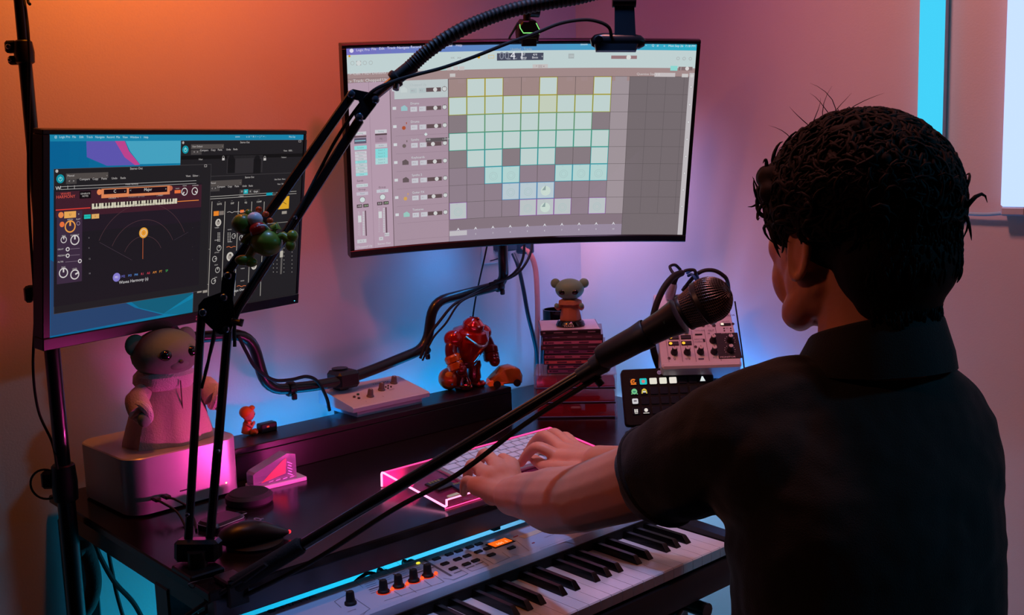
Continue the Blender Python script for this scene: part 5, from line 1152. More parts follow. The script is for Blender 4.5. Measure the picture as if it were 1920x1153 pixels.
for r in range(4):
    for c in range(8):
        x, z = -.0705+.0200*c, .0855-.0200*r
        kk = lit.get((c, r))
        o = obj('key', G().prism(rrect(.0158, .0145, .0022, 3), frame(Vector((0, 0, 0)), Vector((1, 0, 0)), Vector((0, 0, 1)), Vector((0, -1, 0))), .0016, .0006), KD, dk, mesh=kmesh.get('k')); kmesh['k'] = o.data
        o.location = (x, -.0002, z)
        g = G()
        def face(poly): g.add([(q[0], -.0018, q[1]) for q in poly], [tuple(range(len(poly)))])
        if kk:
            if (c, r) in ((2, 0), (3, 0), (4, 0)): face(rrect(.0148, .0130, .0018, 3))
            elif (c, r) == (0, 0):
                g.add([(rr*math.cos(a*PI/12), -.0018, rr*math.sin(a*PI/12)) for a in range(3, 24) for rr in (.0032, .0062)], [(2*i, 2*i+1, 2*i+3, 2*i+2) for i in range(20)]); face([(-.003, -.0005), (.002, .0025), (.002, -.002)]); face([(-.006, -.006), (.006, -.006), (.005, -.0045), (-.005, -.0045)])
            elif (c, r) == (1, 0): face(rrect(.0145, .0128, .002, 3))
            elif (c, r) == (0, 1): face(circ(.0058, 18)); face([(-.0068, -.006), (-.004, -.006), (-.0055, -.003)]); face([(.0068, -.006), (.004, -.006), (.0055, -.003)])
            else: face(rrect(.0118, .0110, .0022, 3))
            obj('icon', g, glow(kk, .9), o, smooth=0)
            if (c, r) == (1, 0): g = G(); g.add([(q[0], -.0020, q[1]) for q in circ(.0036, 14)], [tuple(range(14))]); obj('icon_dot', g, glow((226, 130, 130), .8), o, smooth=0)
            if (c, r) == (0, 1): g = G(); g.add([(q[0], -.0020, q[1]) for q in ((-.003, .001), (.003, .001), (.0022, -.0022), (-.0022, -.0022))], [(0, 1, 2, 3)]); obj('icon_mark', g, glow((60, 140, 120), .8), o, smooth=0)
            if (c, r) == (0, 2): g = G(); g.add([(q[0], -.0020, q[1]) for q in ((-.003, .002), (.003, .002), (.003, -.001), (-.003, -.001))], [(0, 1, 2, 3)]); obj('icon_mark', g, glow((120, 110, 120), .8), o, smooth=0)
        elif (c, r) == (7, 0): face([(-.0012, .0055), (.0012, .0055), (.0055, -.0045), (-.0055, -.0045)]); obj('icon', g, glow((226, 236, 236), .9), o, smooth=0)
        elif (c, r) == (1, 1):
            face([(-.0060, -.0050), (-.0045, .0030), (0, .0058), (.0045, .0030), (.0060, -.0050), (.0035, -.0050), (.0025, .0010), (-.0025, .0010), (-.0035, -.0050)]); obj('icon', g, glow((214, 190, 70), .9), o, smooth=0)
            g = G(); g.add([(q[0], -.0020, q[1]) for q in ((-.0030, 0), (.0030, 0), (.0030, -.0030), (-.0030, -.0030))], [(0, 1, 2, 3)]); obj('icon_mark', g, glow((226, 226, 220), .9), o, smooth=0)
        elif (c, r) == (0, 3):
            for q in ((-.002, .002), (.002, .002), (-.002, -.0016), (.002, -.0016)): face([(q[0]+a, q[1]+b) for a, b in rrect(.0032, .003, .0006, 2)])
            face([(-.003, -.0056), (.003, -.0056), (.003, -.0046), (-.003, -.0046)]); obj('icon', g, glow((232, 226, 220), .9), o, smooth=0)
        elif (c, r) == (1, 3): face(circ(.0037, 18, 0, .001)); face([(-.006, -.0056), (.006, -.0056), (.006, -.0044), (-.006, -.0044)]); obj('icon', g, glow((236, 228, 220), .9), o, smooth=0)
        else:
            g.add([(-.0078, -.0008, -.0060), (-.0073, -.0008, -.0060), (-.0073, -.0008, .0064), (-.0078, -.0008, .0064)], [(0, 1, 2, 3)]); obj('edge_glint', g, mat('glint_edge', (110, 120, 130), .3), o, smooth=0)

# ------------------------------------------------------------------ tilted channel mixer on its stand
mb_, ax_ = at(1316, 690, 2.115), None
mxd = (at(1392, 691, 2.115)-at(1241, 692, 2.115)); mxd.z = 0; mw2 = .160; mxd.normalize()
mback = Vector((-mxd.y, mxd.x, 0)); ti = math.radians(47)
mz = Vector((0, 0, 1))*math.cos(ti)+mback*math.sin(ti); mn = mback*-math.cos(ti)+Vector((0, 0, 1))*math.sin(ti)
Mg = frame(mb_+Vector((0, 0, .003)), mxd, -mn, mz); Mgi = Mg.inverted()
mx = thing('channel_mixer', 'white tilted mixer with many black knobs and lit orange buttons', 'mixer', Mg)
ML = .190
def fprism(poly, y0, th, ch=0): return G().prism(poly, frame(Vector((0, y0, 0)), Vector((1, 0, 0)), Vector((0, 0, 1)), Vector((0, -1, 0))), th, ch)
obj('body', fprism([(-.080, .004), (-.076, 0), (.076, 0), (.080, .004), (.076, ML), (-.076, ML)], .042, .042, .002), MIXW, mx, smooth=25)
obj('front_edge', G().box((0, .012, .004), (.158, .030, .014), .004), MIXW, mx)
obj('stand_plate', G().box((0, .046, .09), (.11, .006, .14), .002), BLKM, mx)
def mp(x, y):     # photo pixel -> (x,z) on the face
    a = Mgi @ CAM; b = Mgi.to_3x3() @ ray(x, y); k = -a.y/b.y; q = a+b*k; return q.x, q.z
def z7(x, y): return 1160+x*.19081, 480+y*.19081
for x, y, m in ((545, 950, 0), (672, 950, 0), (803, 945, 0), (936, 945, 0), (925, 835, 0), (1092, 832, 1), (1095, 930, 1), (652, 735, 0), (530, 738, 0)):
    q = mp(*z7(x, y)); k = obj('knob', G().lathe((q[0], 0, q[1]), (0, -1, 0), [(.0072, 0), (.0072, .003), (.0058, .005), (.0050, .016), (.0042, .017)], 16), mat('mixer_knob', (30, 24, 28), .45), mx)
    obj('cap', G().lathe((q[0], -.0168, q[1]), (0, -1, 0), [(.0044, 0), (.0038, .0012), (.0005, .0016)], 14), mat('knob_cap', (206, 200, 206), .35), k)
    obj('pointer', G().box((q[0]-.001, -.0186, q[1]+.002), (.0009, .0008, .0038)), BLK, k)
q0, q1 = mp(*z7(985, 1010)), mp(*z7(1165, 755))
g = G(); g.box(((q0[0]+q1[0])/2, -.0006, (q0[1]+q1[1])/2), (q1[0]-q0[0], .0012, q1[1]-q0[1])); obj('monitor_field', g, mat('field_black', (20, 22, 28), .4), mx)
WPR = mat('white_print', (220, 220, 226), .4); g = G()
FM = lambda x, y: frame(Vector((mp(*z7(x, y))[0], -.0014, mp(*z7(x, y))[1])), Vector((1, 0, 0)), Vector((0, 0, 1)), Vector((0, -1, 0)))
g.text('MONITOR', .0058, FM(1072, 996), 'CENTER', 1.15); g.text('MONITOR MUTE', .0030, FM(1060, 762), 'CENTER')
for k in range(9):
    a = math.radians(-30+30*k); 
    for cy in (832, 925): c_ = mp(*z7(1092, cy)); g.box((c_[0]+.0105*math.cos(a), -.0013, c_[1]+.0105*math.sin(a)), (.0012, .0004, .0012))
obj('field_print', g, WPR, mx, smooth=0)
g = G(); g.text('YAMAHA', .0072, FM(1065, 588), 'CENTER', 1.1); g.text('DSP LEVEL', .0036, FM(1050, 645), 'CENTER'); g.text('48V', .0036, FM(1065, 712), 'CENTER')
for x, y, tx in ((790, 735, 'TO PC MIX'), (908, 735, 'OUT'), (885, 765, 'M'), (790, 820, 'INPUT MIX'), (790, 845, 'LOOPBACK'), (548, 1010, 'Q'), (678, 1010, 'o/Q'), (945, 1000, '[PC]'), (1070, 968, '0    10'), (545, 895, '.'), (800, 690, 'Q'), (880, 690, 'O')): g.text(tx, .0040 if len(tx) > 3 else .0062, FM(x, y), 'CENTER')
a, b = mp(*z7(810, 1012)), 0; g.box((a[0], -.0008, a[1]), (.011, .0006, .003))
for x, ya, yb in ((478, 770, 1040), (612, 760, 1040), (735, 660, 1040), (868, 720, 1030), (975, 640, 1030)):
    c0, c1 = mp(*z7(x, yb)), mp(*z7(x-6, ya)); g.box(((c0[0]+c1[0])/2, -.0004, (c0[1]+c1[1])/2), (.0006, .0006, c1[1]-c0[1]))
obj('panel_print', g, mat('mixer_print2', (70, 76, 100), .6), mx, smooth=0, kind='stuff')
for x, y, on in ((510, 806, 1), (510, 866, 1), (637, 862, 1), (632, 803, 0)):
    q = mp(*z7(x+28, y-4)); s_ = obj('switch', G().box((q[0], -.0012, q[1]), (.021, .0024, .0095), .0006), mat('switch_dark', (26, 34, 40), .35), mx)
    if on: q = mp(*z7(x, y)); obj('light', G().ell((q[0], -.0028, q[1]), (.0034, .0014, .003), n=14, m=8), glow((255, 176, 50), 1.5), s_)
q = mp(*z7(1030, 675)); s_ = obj('switch', G().box((q[0]+.004, -.0012, q[1]), (.022, .0024, .006), .0006), mat('switch_dark', (26, 34, 40), .35), mx); obj('light', G().box((q[0]-.003, -.0026, q[1]), (.006, .0016, .005), .0006), glow((240, 220, 200), 1.2), s_)
for x, y, r in ((828, 683, .0034), (935, 683, .0034), (1122, 668, .0026), (495, 1005, .0026), (1158, 992, .003), (755, 893, .0026), (1035, 712, .0014), (1100, 712, .0014), (1038, 735, .0014), (1102, 735, .0014)):
    q = mp(*z7(x, y)); obj('jack' if r > .003 else 'screw', G().lathe((q[0], -.0002, q[1]), (0, -1, 0), [(r*1.2, 0), (r*1.2, .0006), (r*.7, .0008), (r*.6, .0002)], 14), mat('dark_jack', (60, 48, 54), .4), mx)
for x, y, w, h_ in ((785, 772, .015, .0035), (838, 830, .004, .007)): q = mp(*z7(x, y)); obj('slider', G().box((q[0], -.0008, q[1]), (w, .0016, h_), .0006), mat('switch_dark', (26, 34, 40), .35), mx)
q = mp(*z7(488, 498)); obj('red_badge', G().box((q[0], -.0006, q[1]), (.008, .001, .005)), mat('red_badge', (190, 50, 60), .4), mx)
q = mp(*z7(610, 395)); obj('jack_socket', G().box((q[0], -.004, q[1]-.012), (.030, .008, .022), .003), mat('socket_dark', (22, 24, 28), .4), mx)
q = mp(*z7(740, 365)); obj('jack_socket', G().box((q[0], -.004, q[1]-.012), (.024, .008, .022), .003), mat('socket_dark', (22, 24, 28), .4), mx)
ms = thing('mixer_stand', 'black stand holding up the tilted white mixer behind the key pad', 'stand', Vector((mb_.x+mback.x*.12, mb_.y+mback.y*.12, DESK_Z)))
cb = Mg @ Vector((0, .052, .07)) + mback*.045
W('stand_foot', G().box((cb.x, cb.y, DESK_Z+.004), (.12, .10, .008), .002, frame(Vector((0, 0, 0)), mxd, mback, Vector((0, 0, 1))).to_3x3()), BLKM, ms)
for s in (-1, 1):
    a = Mg @ Vector((.035*s, .051, .02)); b_ = Mg @ Vector((.035*s, .051, .13))
    W('upright', G().tube([Vector((cb.x, cb.y, DESK_Z+.008))+mxd*(.035*s)-mback*.03, a], .009, 10), BLKM, ms)
    W('upright', G().tube([Vector((cb.x, cb.y, DESK_Z+.008))+mxd*(.035*s)+mback*.03, b_], .009, 10), BLKM, ms)
# cables at the mixer
def D_(pts): return [at(*p) for p in pts]
q = mp(1257, 560); xp = Mg @ Vector((q[0]-.002, -.002, q[1])); xd = (at(1262, 530, 2.21)-xp).normalized()
t = thing('mic_cable', 'thick black cable with a grey plug arching over the tilted mixer', 'cable', xp)
W('plug', G().lathe(xp, xd, [(.0095, 0), (.0105, .004), (.0105, .026), (.0085, .034)], 18), mat('grey_plug', (176, 170, 184), .35, .4), t)
W('cable_jacket', G().tube(bez([xp+xd*.03]+D_(((1268, 518, 2.20), (1278, 512, 2.19), (1262, 519, 2.17), (1243, 543, 2.16), (1228, 580, 2.155), (1222, 620, 2.155), (1226, 660, 2.165), (1240, 700, 2.20), (1252, 725, 2.24))), 8), .0068, 12), RUBBER, t)
BLUW = mat('blue_cable', (40, 90, 150), .45)
wire('patch_cable', D_(((1282, 540, 2.235), (1296, 524, 2.215), (1304, 512, 2.20), (1300, 506, 2.20), (1284, 508, 2.205), (1270, 520, 2.22), (1262, 512, 2.23), (1256, 500, 2.24), (1266, 497, 2.245), (1276, 506, 2.25))), .0032, RUBBER, 'black patch cable looping above the tilted mixer')
wire('patch_cable', D_(((1288, 512, 2.225), (1300, 506, 2.21), (1308, 520, 2.205), (1310, 532, 2.225))), .0032, BLUW, 'blue patch cable bent over the top edge of the tilted mixer')
wire('patch_cable', D_(((1290, 517, 2.215), (1298, 515, 2.205), (1306, 526, 2.20), (1308, 540, 2.222))), .0030, BLUW, 'inner blue patch cable beside the other blue one')
wire('patch_cable', D_(((1280, 545, 2.23), (1300, 520, 2.215), (1318, 508, 2.205), (1338, 507, 2.20), (1354, 515, 2.20), (1364, 528, 2.21), (1366, 560, 2.26), (1362, 620, 2.30))), .0042, RUBBER, 'black cable arching over the microphone head into the mixer')
wire('thin_cable', D_(((1378, 565, 2.27), (1386, 620, 2.25), (1393, 670, 2.22), (1398, 715, 2.20), (1402, 740, 2.20))), .0016, RUBBER, 'thin black cable hanging along the outer edge of the tilted mixer')

# ------------------------------------------------------------------ wall outlet and cables in the corner
p = onY(927, 468, WALL_Y); t = thing('wall_outlet', 'white wall outlet plate with dark adapters under the curved monitor', 'outlet', p)
obj('plate', G().box((0, -.004, .012), (.085, .008, .085), .002), WHITE, t)
obj('adapter', G().box((.012, -.024, .014), (.05, .032, .034), .004), mat('teal_adapter', (30, 60, 76), .4), t); obj('adapter', G().box((.072, -.026, .006), (.03, .036, .04), .004), mat('teal_adapter', (30, 60, 76), .4), t)
obj('label_mark', G().box((-.006, -.0084, -.022), (.03, .0006, .0025), 0, Matrix.Rotation(-.12, 3, 'Y')), mat('dark_print', (40, 40, 60), .6), t)
wire('corner_cable', [onY(*q) for q in ((980, 462, 1.80), (996, 480, 1.79), (1004, 505, 1.79), (1007, 545, 1.79), (1008, 590, 1.79), (1007, 640, 1.79), (1006, 690, 1.795), (1006, 725, 1.80))], .0062, mat('rose_cable', (206, 120, 110), .5), 'thick rose coloured cable hanging in the corner behind the drawer box', n=10)
wire('corner_cable', [onY(*q) for q in ((962, 475, 1.79), (972, 500, 1.775), (981, 540, 1.77), (990, 590, 1.765), (1000, 630, 1.765), (1006, 660, 1.765), (1008, 700, 1.765), (1008, 722, 1.77))], .0048, mat('teal_cable', (24, 52, 66), .35), 'dark teal cable slanting down in the corner beside the rose cable', n=10)
wire('corner_cable', [onY(*q) for q in ((1019, 600, 1.775), (1018, 640, 1.775), (1017, 680, 1.78), (1017, 722, 1.785))], .0052, mat('teal_cable', (24, 52, 66), .35), 'dark cable hanging straight beside the pen cylinder', n=10)
wire('thin_cable', [onY(*q) for q in ((913, 462, 1.79), (907, 490, 1.785), (898, 530, 1.78), (890, 570, 1.78), (884, 620, 1.785), (880, 690, 1.80))], .0019, RUBBER, 'thin black wire hanging behind the toy robot')

# ------------------------------------------------------------------ scissor boom arm with gooseneck
AD = 1.45
def A(x, y, dd=0): return at(x, y, AD+dd)
bo = thing('boom_arm', 'black scissor boom arm with a gooseneck clamped to the desk end', 'boom arm', onZ(372, 1075, DESK_Z))
def flatbar(name, p, q, w, th, m, par):
    p, q = Vector(p), Vector(q); d = (q-p).normalized(); s = d.cross(FW).normalized(); n = s.cross(d)
    return W(name, G().box((p+q)*.5, ((q-p).length, w, th), min(w, th)*.25, frame(Vector((0, 0, 0)), d, s, n).to_3x3()), m, par)
flatbar('lower_bar', A(351, 1052), A(378, 586), .0105, .010, BLKM, bo); flatbar('lower_bar', A(393, 1020, .004), A(428, 612, .004), .0115, .010, BLKM, bo)
flatbar('upper_bar', A(424, 514, -.004), A(660, 178, -.004), .0125, .010, BLKM, bo); flatbar('upper_bar', A(430, 602), A(676, 222), .0125, .010, BLKM, bo)
def plate(name, px_, d0, th, par):
    P = [A(x, y, d0) for x, y in px_]; o = P[0]; g = G(); n = len(P); v = [tuple(q) for q in P]+[tuple(q+FW*th) for q in P]
    g.add(v, [tuple(range(n-1, -1, -1)), tuple(range(n, 2*n))]+[(i, (i+1) % n, n+(i+1) % n, n+i) for i in range(n)])
    return W(name, g, BLKM, par, smooth=20)
pl = plate('elbow_plate', ((382, 560), (414, 548), (416, 520), (428, 506), (442, 512), (436, 562), (440, 596), (432, 622), (414, 628), (396, 616), (371, 592), (372, 572)), -.014, .003, bo)
plate('elbow_plate', ((382, 560), (414, 548), (416, 520), (428, 506), (442, 512), (436, 562), (440, 596), (432, 622), (414, 628), (396, 616), (371, 592), (372, 572)), .013, .003, bo)
p2 = plate('tip_plate', ((650, 172), (662, 167), (706, 176), (711, 186), (704, 198), (684, 224), (668, 226), (664, 216), (676, 200), (672, 188), (654, 184)), -.013, .003, bo)
plate('tip_plate', ((650, 172), (662, 167), (706, 176), (711, 186), (704, 198), (684, 224), (668, 226), (664, 216), (676, 200), (672, 188), (654, 184)), .010, .003, bo)
BOLT = mat('blued_bolt', (120, 140, 160), .25, .9)
def bolt(x, y, r, par, d0=-.0145): W('bolt', G().lathe(A(x, y, d0), -FW, [(r, -.001), (r, .002), (r*.75, .0038), (r*.2, .0045)], 16), BOLT, par)
for x, y in ((428, 517), (420, 558), (381, 586), (424, 617)): bolt(x, y, .0052, pl)
bolt(438, 600, .0035, pl); W('wing_nut', G().tube([A(436, 602, -.02), A(452, 606, -.022), A(454, 598, -.022)], [.004, .005, .003], 10), BLK, pl)
for x, y in ((659, 177), (674, 220), (704, 187)): bolt(x, y, .0055, p2, -.0135)
for x, y in ((409, 846), (352, 965), (554, 408)): bolt(x, y, .003, bo, -.006)
W('spring', G().tube([A(405, 600), A(398, 640), A(388, 690), A(378, 728)], .0022, 8), BLKM, bo)
W('rod', G().tube([A(700, 182), A(742, 148)], .0062, 14), STEEL, bo)
g = G(); a, b = A(736, 152), A(775, 122); g.lathe(a, b-a, [(.0105, 0), (.0125, .004), (.0125, .008), (.0095, .010), (.0098, .030), (.0105, (b-a).length)], 20)
W('socket', g, SATIN, bo); W('thumb_screw', G().cyl(A(744, 158, -.004), A(742, 168, -.006), .0045, n=12), STEEL, bo)
gn = bez([A(768, 127), A(800, 98), A(850, 64), A(905, 38, .01), (A(960, 19, .015)), A(1020, 6, .025), A(1080, -4, .035), A(1130, -16, .045), A(1172, -22, .05)], 22)
rr = [.0092+(.0012 if i % 3 == 1 else 0) for i in range(len(gn))]
W('gooseneck', G().tube(gn, rr, 16), mat('neck_rubber', (14, 14, 15), .6), bo)
W('lower_collar', G().box(A(372, 1030, .0), (.06, .03, .03), .005, m3), BLKM, bo)
cp = onZ(372, 1072, DESK_Z)
W('clamp_post', G().cyl((cp.x, cp.y, DESK_Z+.002), (cp.x, cp.y, DESK_Z+.03), .013, n=16), BLKM, bo)
W('clamp_pad', G().box((cp.x, cp.y, DESK_Z+.004), (.05, .06, .008), .002), BLKM, bo)
W('clip_spring', G().tube(bez([at(398, 1093, 1.40), at(365, 1102, 1.40), at(354, 1098, 1.40), at(358, 1092, 1.40), at(398, 1083, 1.40)], 6), .0007, 6), STEEL, bo)
# green toy frog clinging to the boom arm (a plain stand-in)
TG, TW, TR_ = mat('toy_green', (96, 122, 34), .38, coat=.3), mat('toy_pale', (200, 214, 226), .35), mat('toy_red', (176, 28, 22), .35, coat=.3)
MF = frame(A(500, 452, -.030), RT, UP, -FW)      # local x right, y up, z towards the viewer
fg = thing('toy_frog', 'small green toy frog with a red cap clinging to the boom arm', 'toy', MF)
def pxo(x, y, dz=0): return Vector(((x-500)*(AD-.03)/FPX, -(y-452)*(AD-.03)/FPX, dz))
obj('frog_body', G().ell(pxo(500, 455), (.0215, .0185, .0185)), TG, fg)
fh = obj('frog_head', G().ell(pxo(456, 420, .002), (.0150, .0140, .0140)), TG, fg)
obj('neck', G().tube([pxo(462, 424), pxo(480, 420), pxo(496, 440)], [.009, .010, .011], 14), TG, fg)
obj('eye', G().ell(pxo(480, 412, .006), (.0105, .0100, .0100)), TW, fh); obj('eye', G().ell(pxo(463, 399, -.008), (.0050, .0058, .0050)), TG, fh)
obj('red_cap', G().ell(pxo(486, 430, .010), (.0112, .0092, .0095), Matrix.Rotation(.5, 3, 'Z')), TR_, fg)
obj('cap_rim', G().torus(pxo(489, 434, .008), Vector((.5, -.75, .45)), .0108, .0018, 24, 8), TW, fg)
for k, (x, y) in enumerate(((484, 392), (497, 401), (505, 413))): obj('ridge', G().ell(pxo(x, y, -.004), (.0046, .0040, .0034), n=12, m=8), mat('toy_ridge', (206, 74, 20), .4), fg)
for leg in (((478, 462), (470, 476), (464, 488)), ((516, 446), (532, 442), (546, 452)), ((474, 440), (462, 448), (458, 456)), ((512, 430), (520, 424), (520, 430))):
    l_ = obj('limb', G().tube([pxo(*q, .002) for q in leg], [.0060, .0056, .0062], 12), TG, fg)
for (x, y), r in (((458, 488), (.0120, .0072, .0075)), ((472, 492), (.0085, .0065, .0070)), ((549, 443), (.0078, .0082, .0070)), ((546, 460), (.0066, .0086, .0066))): obj('foot', G().ell(pxo(x, y, .003), r), TG, fg)
# flat bracket and webcam hanging at the gooseneck's end
wc = thing('webcam', 'dark rounded webcam hanging on a flat bracket off the gooseneck', 'webcam', A(1157, 80, .05))
WCM = mat('webcam_shell', (24, 34, 42), .28)
WR = m3      # columns: right, up, towards the camera
W('bracket', G().prism([(-.0135, -.028), (.0165, -.028), (.0135, .034), (-.0135, .034)], frame(A(1170, 42, .045), RT, UP, -FW), .004), mat('bracket_blue', (18, 42, 58), .3), wc)
g = G(); g.tube([A(1108, 80, .05), A(1116, 78, .05), A(1130, 77, .05), A(1157, 78, .05), A(1185, 78, .05), A(1200, 79, .05), A(1209, 80, .05)], [.005, .0095, .0112, .0115, .0112, .0095, .005], 20)
W('camera_body', g, WCM, wc)
W('clip_foot', G().prism([(-.030, -.006), (.026, -.006), (.029, .004), (-.032, .004)], frame(A(1157, 90, .04), RT, UP, -FW), .010, .002), mat('bracket_blue', (18, 42, 58), .3), wc)
W('hinge', G().tube([A(1148, 4, .045), A(1192, 4, .045)], .0075, 14), BLK, wc)
W('lens', G().lathe(A(1122, 78, .05)-FW*.009, -FW, [(.0055, 0), (.0055, .003), (.004, .0035), (.0005, .003)], 16), mat('lens_glass', (10, 12, 16), .05), wc)
wire('webcam_cable', [A(*q) for q in ((1146, 66, .04), (1142, 52, .03), (1126, 42, .025), (1096, 37, .02), (1050, 44, .015), (1000, 64, .01), (950, 82, .005), (890, 106, 0), (830, 127, -.004), (780, 140, -.01), (740, 152, -.012), (700, 170, -.016), (668, 205, -.006), (630, 262, 0), (600, 318, 0), (560, 395, -.006), (510, 480, -.006), (470, 545, -.006), (442, 600, -.010), (440, 650, -.008))], .0024, RUBBER, 'black webcam cable swinging along the boom arm')

# ------------------------------------------------------------------ black cube webcam with green edge on the monitor top
Mq = MB @ Matrix.Translation((.010, .004, BH/2+.0005))
t = thing('cube_camera', 'black cube camera with a green lit line on top of the curved monitor', 'camera', Mq)
obj('cube_body', fprism([(-.019, -.004), (.019, -.004), (.021, .010), (.0205, .024), (.013, .036), (-.013, .036), (-.0205, .024), (-.021, .010)], .022, .034, .002), BLK, t, smooth=20)
obj('front_foot', G().box((0, -.011, -.004), (.03, .006, .016), .001), BLK, t)
obj('green_line', G().tube([(-.0195, -.0128, .030), (-.0185, -.0128, .023), (-.012, -.0128, .0135), (.0125, -.0128, .0135), (.0205, -.0128, .012)], .0010, 6), glow((130, 226, 120), 1.2), t)
obj('green_line', G().tube([(.013, -.0128, .032), (.0195, -.0128, .020)], .0009, 6), glow((130, 226, 120), 1.2), t)
obj('neck', G().cyl((-.002, .004, .035), (-.002, .004, .058), .007, .0085, 14), BLK, t)
obj('knob', G().cyl((.002, -.006, .055), (.020, -.006, .053), .0125, .0115, 18), BLK, t)
wire('camera_cable', [Mq @ Vector(q) for q in ((-.018, .012, .030), (-.026, .02, .012), (-.032, .03, -.004), (-.034, .05, -.04))], .0022, BLUW, 'blue cable falling from the cube camera behind the monitor')

# ------------------------------------------------------------------ microphone on its long boom
ML_, MR_ = at(462, 1084, 1.385), at(1112, 690, 1.262)
mbm = thing('microphone_boom', 'long straight black microphone boom reaching across the desk', 'microphone stand', Vector((ML_.x, ML_.y, DESK_Z)))
W('tube', G().tube([ML_, at(560, 1026, 1.368), MR_], [.0088, .0078, .0075], 16), mat('boom_tube', (12, 12, 13), .25, coat=.4), mbm)
dv = (MR_-ML_).normalized()
W('end_grip', G().tube([ML_-dv*.03, ML_-dv*.026, ML_+dv*.09, ML_+dv*.094], [.009, .012, .0115, .009], 14), mat('grip_foam', (16, 15, 15), .8, bump=.4, bscale=300), mbm)
mc, mt_ = at(1330, 562, 1.205), at(1142, 664, 1.253)
md = (mc-mt_).normalized()
W('thread', G().tube([MR_-dv*.02, MR_+dv*.004], [.0095, .0105], 16), BLK, mbm)
W('knuckle', G().tube([MR_, MR_+dv*.012, mt_-md*.004], [.012, .0135, .011], 16), SATIN, mbm)
W('knuckle_screw', G().cyl(at(1120, 712, 1.262), at(1128, 722, 1.262), .005, n=12), BLK, mbm)
W('clip', G().lathe(mt_-md*.012, md, [(.0135, 0), (.0155, .006), (.0165, .05), (.0180, .064), (.0172, .066), (.0150, .05)], 22, True, False), mat('clip_rubber', (14, 14, 15), .5), mbm)
W('desk_clamp', G().box((ML_.x-.01, 1.2300, .752), (.03, .010, .036), .002), BLKM, mbm); W('clamp_jaw', G().box((ML_.x-.01, 1.246, .7655), (.03, .042, .009), .002), BLKM, mbm)
W('clamp_neck', G().tube([(ML_.x-.01, 1.225, .768), ML_-dv*.01], .0085, 10), BLKM, mbm)
mic = thing('microphone', 'black handheld microphone with a ball grille in the boom clip', 'microphone', mt_)
W('handle', G().lathe(mt_-md*.010, md, [(.0115, 0), (.0125, .004), (.0145, .05), (.0175, .085), (.0205, .102), (.0215, .106)], 26), mat('mic_black', (17, 16, 17), .42), mic)
cb_ = mc; gl = (mc-mt_).length
# grille: lower cone, ring, ball of woven wire
MESHM = mat('grille_steel', (128, 120, 120), .35, .8)
DARK = mat('grille_dark', (10, 9, 9), .8)
W('foam_core', G().lathe(mt_, md, [(.0195, gl-.030), (.0235, gl-.010), (.0245, gl), (.0225, gl+.012), (.015, gl+.021), (.004, gl+.0245)], 26), DARK, mic)
W('band', G().lathe(mt_, md, [(.0250, gl-.012), (.0268, gl-.0105), (.0268, gl-.0055), (.0250, gl-.004)], 30, False, False), mat('band_grey', (64, 62, 64), .4, .5), mic)
W('collar_ring', G().lathe(mt_, md, [(.0200, gl-.034), (.0216, gl-.033), (.0216, gl-.030), (.0205, gl-.028)], 26), mat('mic_black', (17, 16, 17), .42), mic)
def gr(h):        # radius of grille at height h along the axis (from gl)
    if h < -.008: return .0205+(h+.030)/.022*.0045
    r = .0262; return math.sqrt(max(1e-8, r*r-(max(0, h-.000))**2)) if h > 0 else .0252+.001*(h+.008)/.008
g = G(); gx_, gy_ = perp(md); N = 44
hs = [-.030+.0019*i for i in range(10)]; hs2 = [-.005+.0021*i for i in range(15)]
def gp(a, h): r = gr(h); return mt_+md*(gl+h)+gx_*(r*math.cos(a))+gy_*(r*math.sin(a))
for H in (hs, hs2):
    for h_ in H: g.tube([gp(2*PI*i/36, h_) for i in range(36)], .00042, 4, closed=True)
    for k in range(N): g.tube([gp(2*PI*k/N+.02*i, h_) for i, h_ in enumerate(H)], .00042, 4)
W('grille', g, MESHM, mic)
g = G()
vdir = (CAM-mt_).normalized(); vup = (vdir-md*vdir.dot(md)).normalized()
def onhandle(s, ang=0): 
    q = Matrix.Rotation(ang, 3, md) @ vup; return q
pm = md*.086; fx = frame(mt_+pm+onhandle(0)*.0182, md, onhandle(0).cross(md)*1, onhandle(0))
for sx_, sy_ in ((-.003, .0012), (.0022, .0016), (.0006, -.0022), (-.0012, .0)): g.prism(circ(.0026, 12, sx_, sy_), fx, .0003)
W('emblem', g, mat('emblem_teal', (90, 130, 140), .3, .4), mic, smooth=0)
g = G(); fx = frame(mt_+md*.055+onhandle(0)*.0156, md, onhandle(0).cross(md), onhandle(0)); g.text('S-58', .0085, fx, 'CENTER', 1.3)
W('print', g, mat('faint_print', (62, 58, 60), .4), mic, smooth=0)
cc = [MR_+dv*.01+Vector((0, 0, -.014))]
for s_, sag in ((-.10, -.018), (-.20, -.030), (-.30, -.026), (-.42, -.030), (-.52, -.024), (-.62, -.012)): cc.append(MR_+dv*s_+Vector((0, 0, sag)))
cc += [MR_+dv*-.70+Vector((0, 0, -.004))-FW*.012, ML_+dv*.03-FW*.014+Vector((0, 0, .004)), ML_-FW*.014]
wire('microphone_cable', cc, .0032, RUBBER, 'black microphone cable sagging below the long boom', n=10)

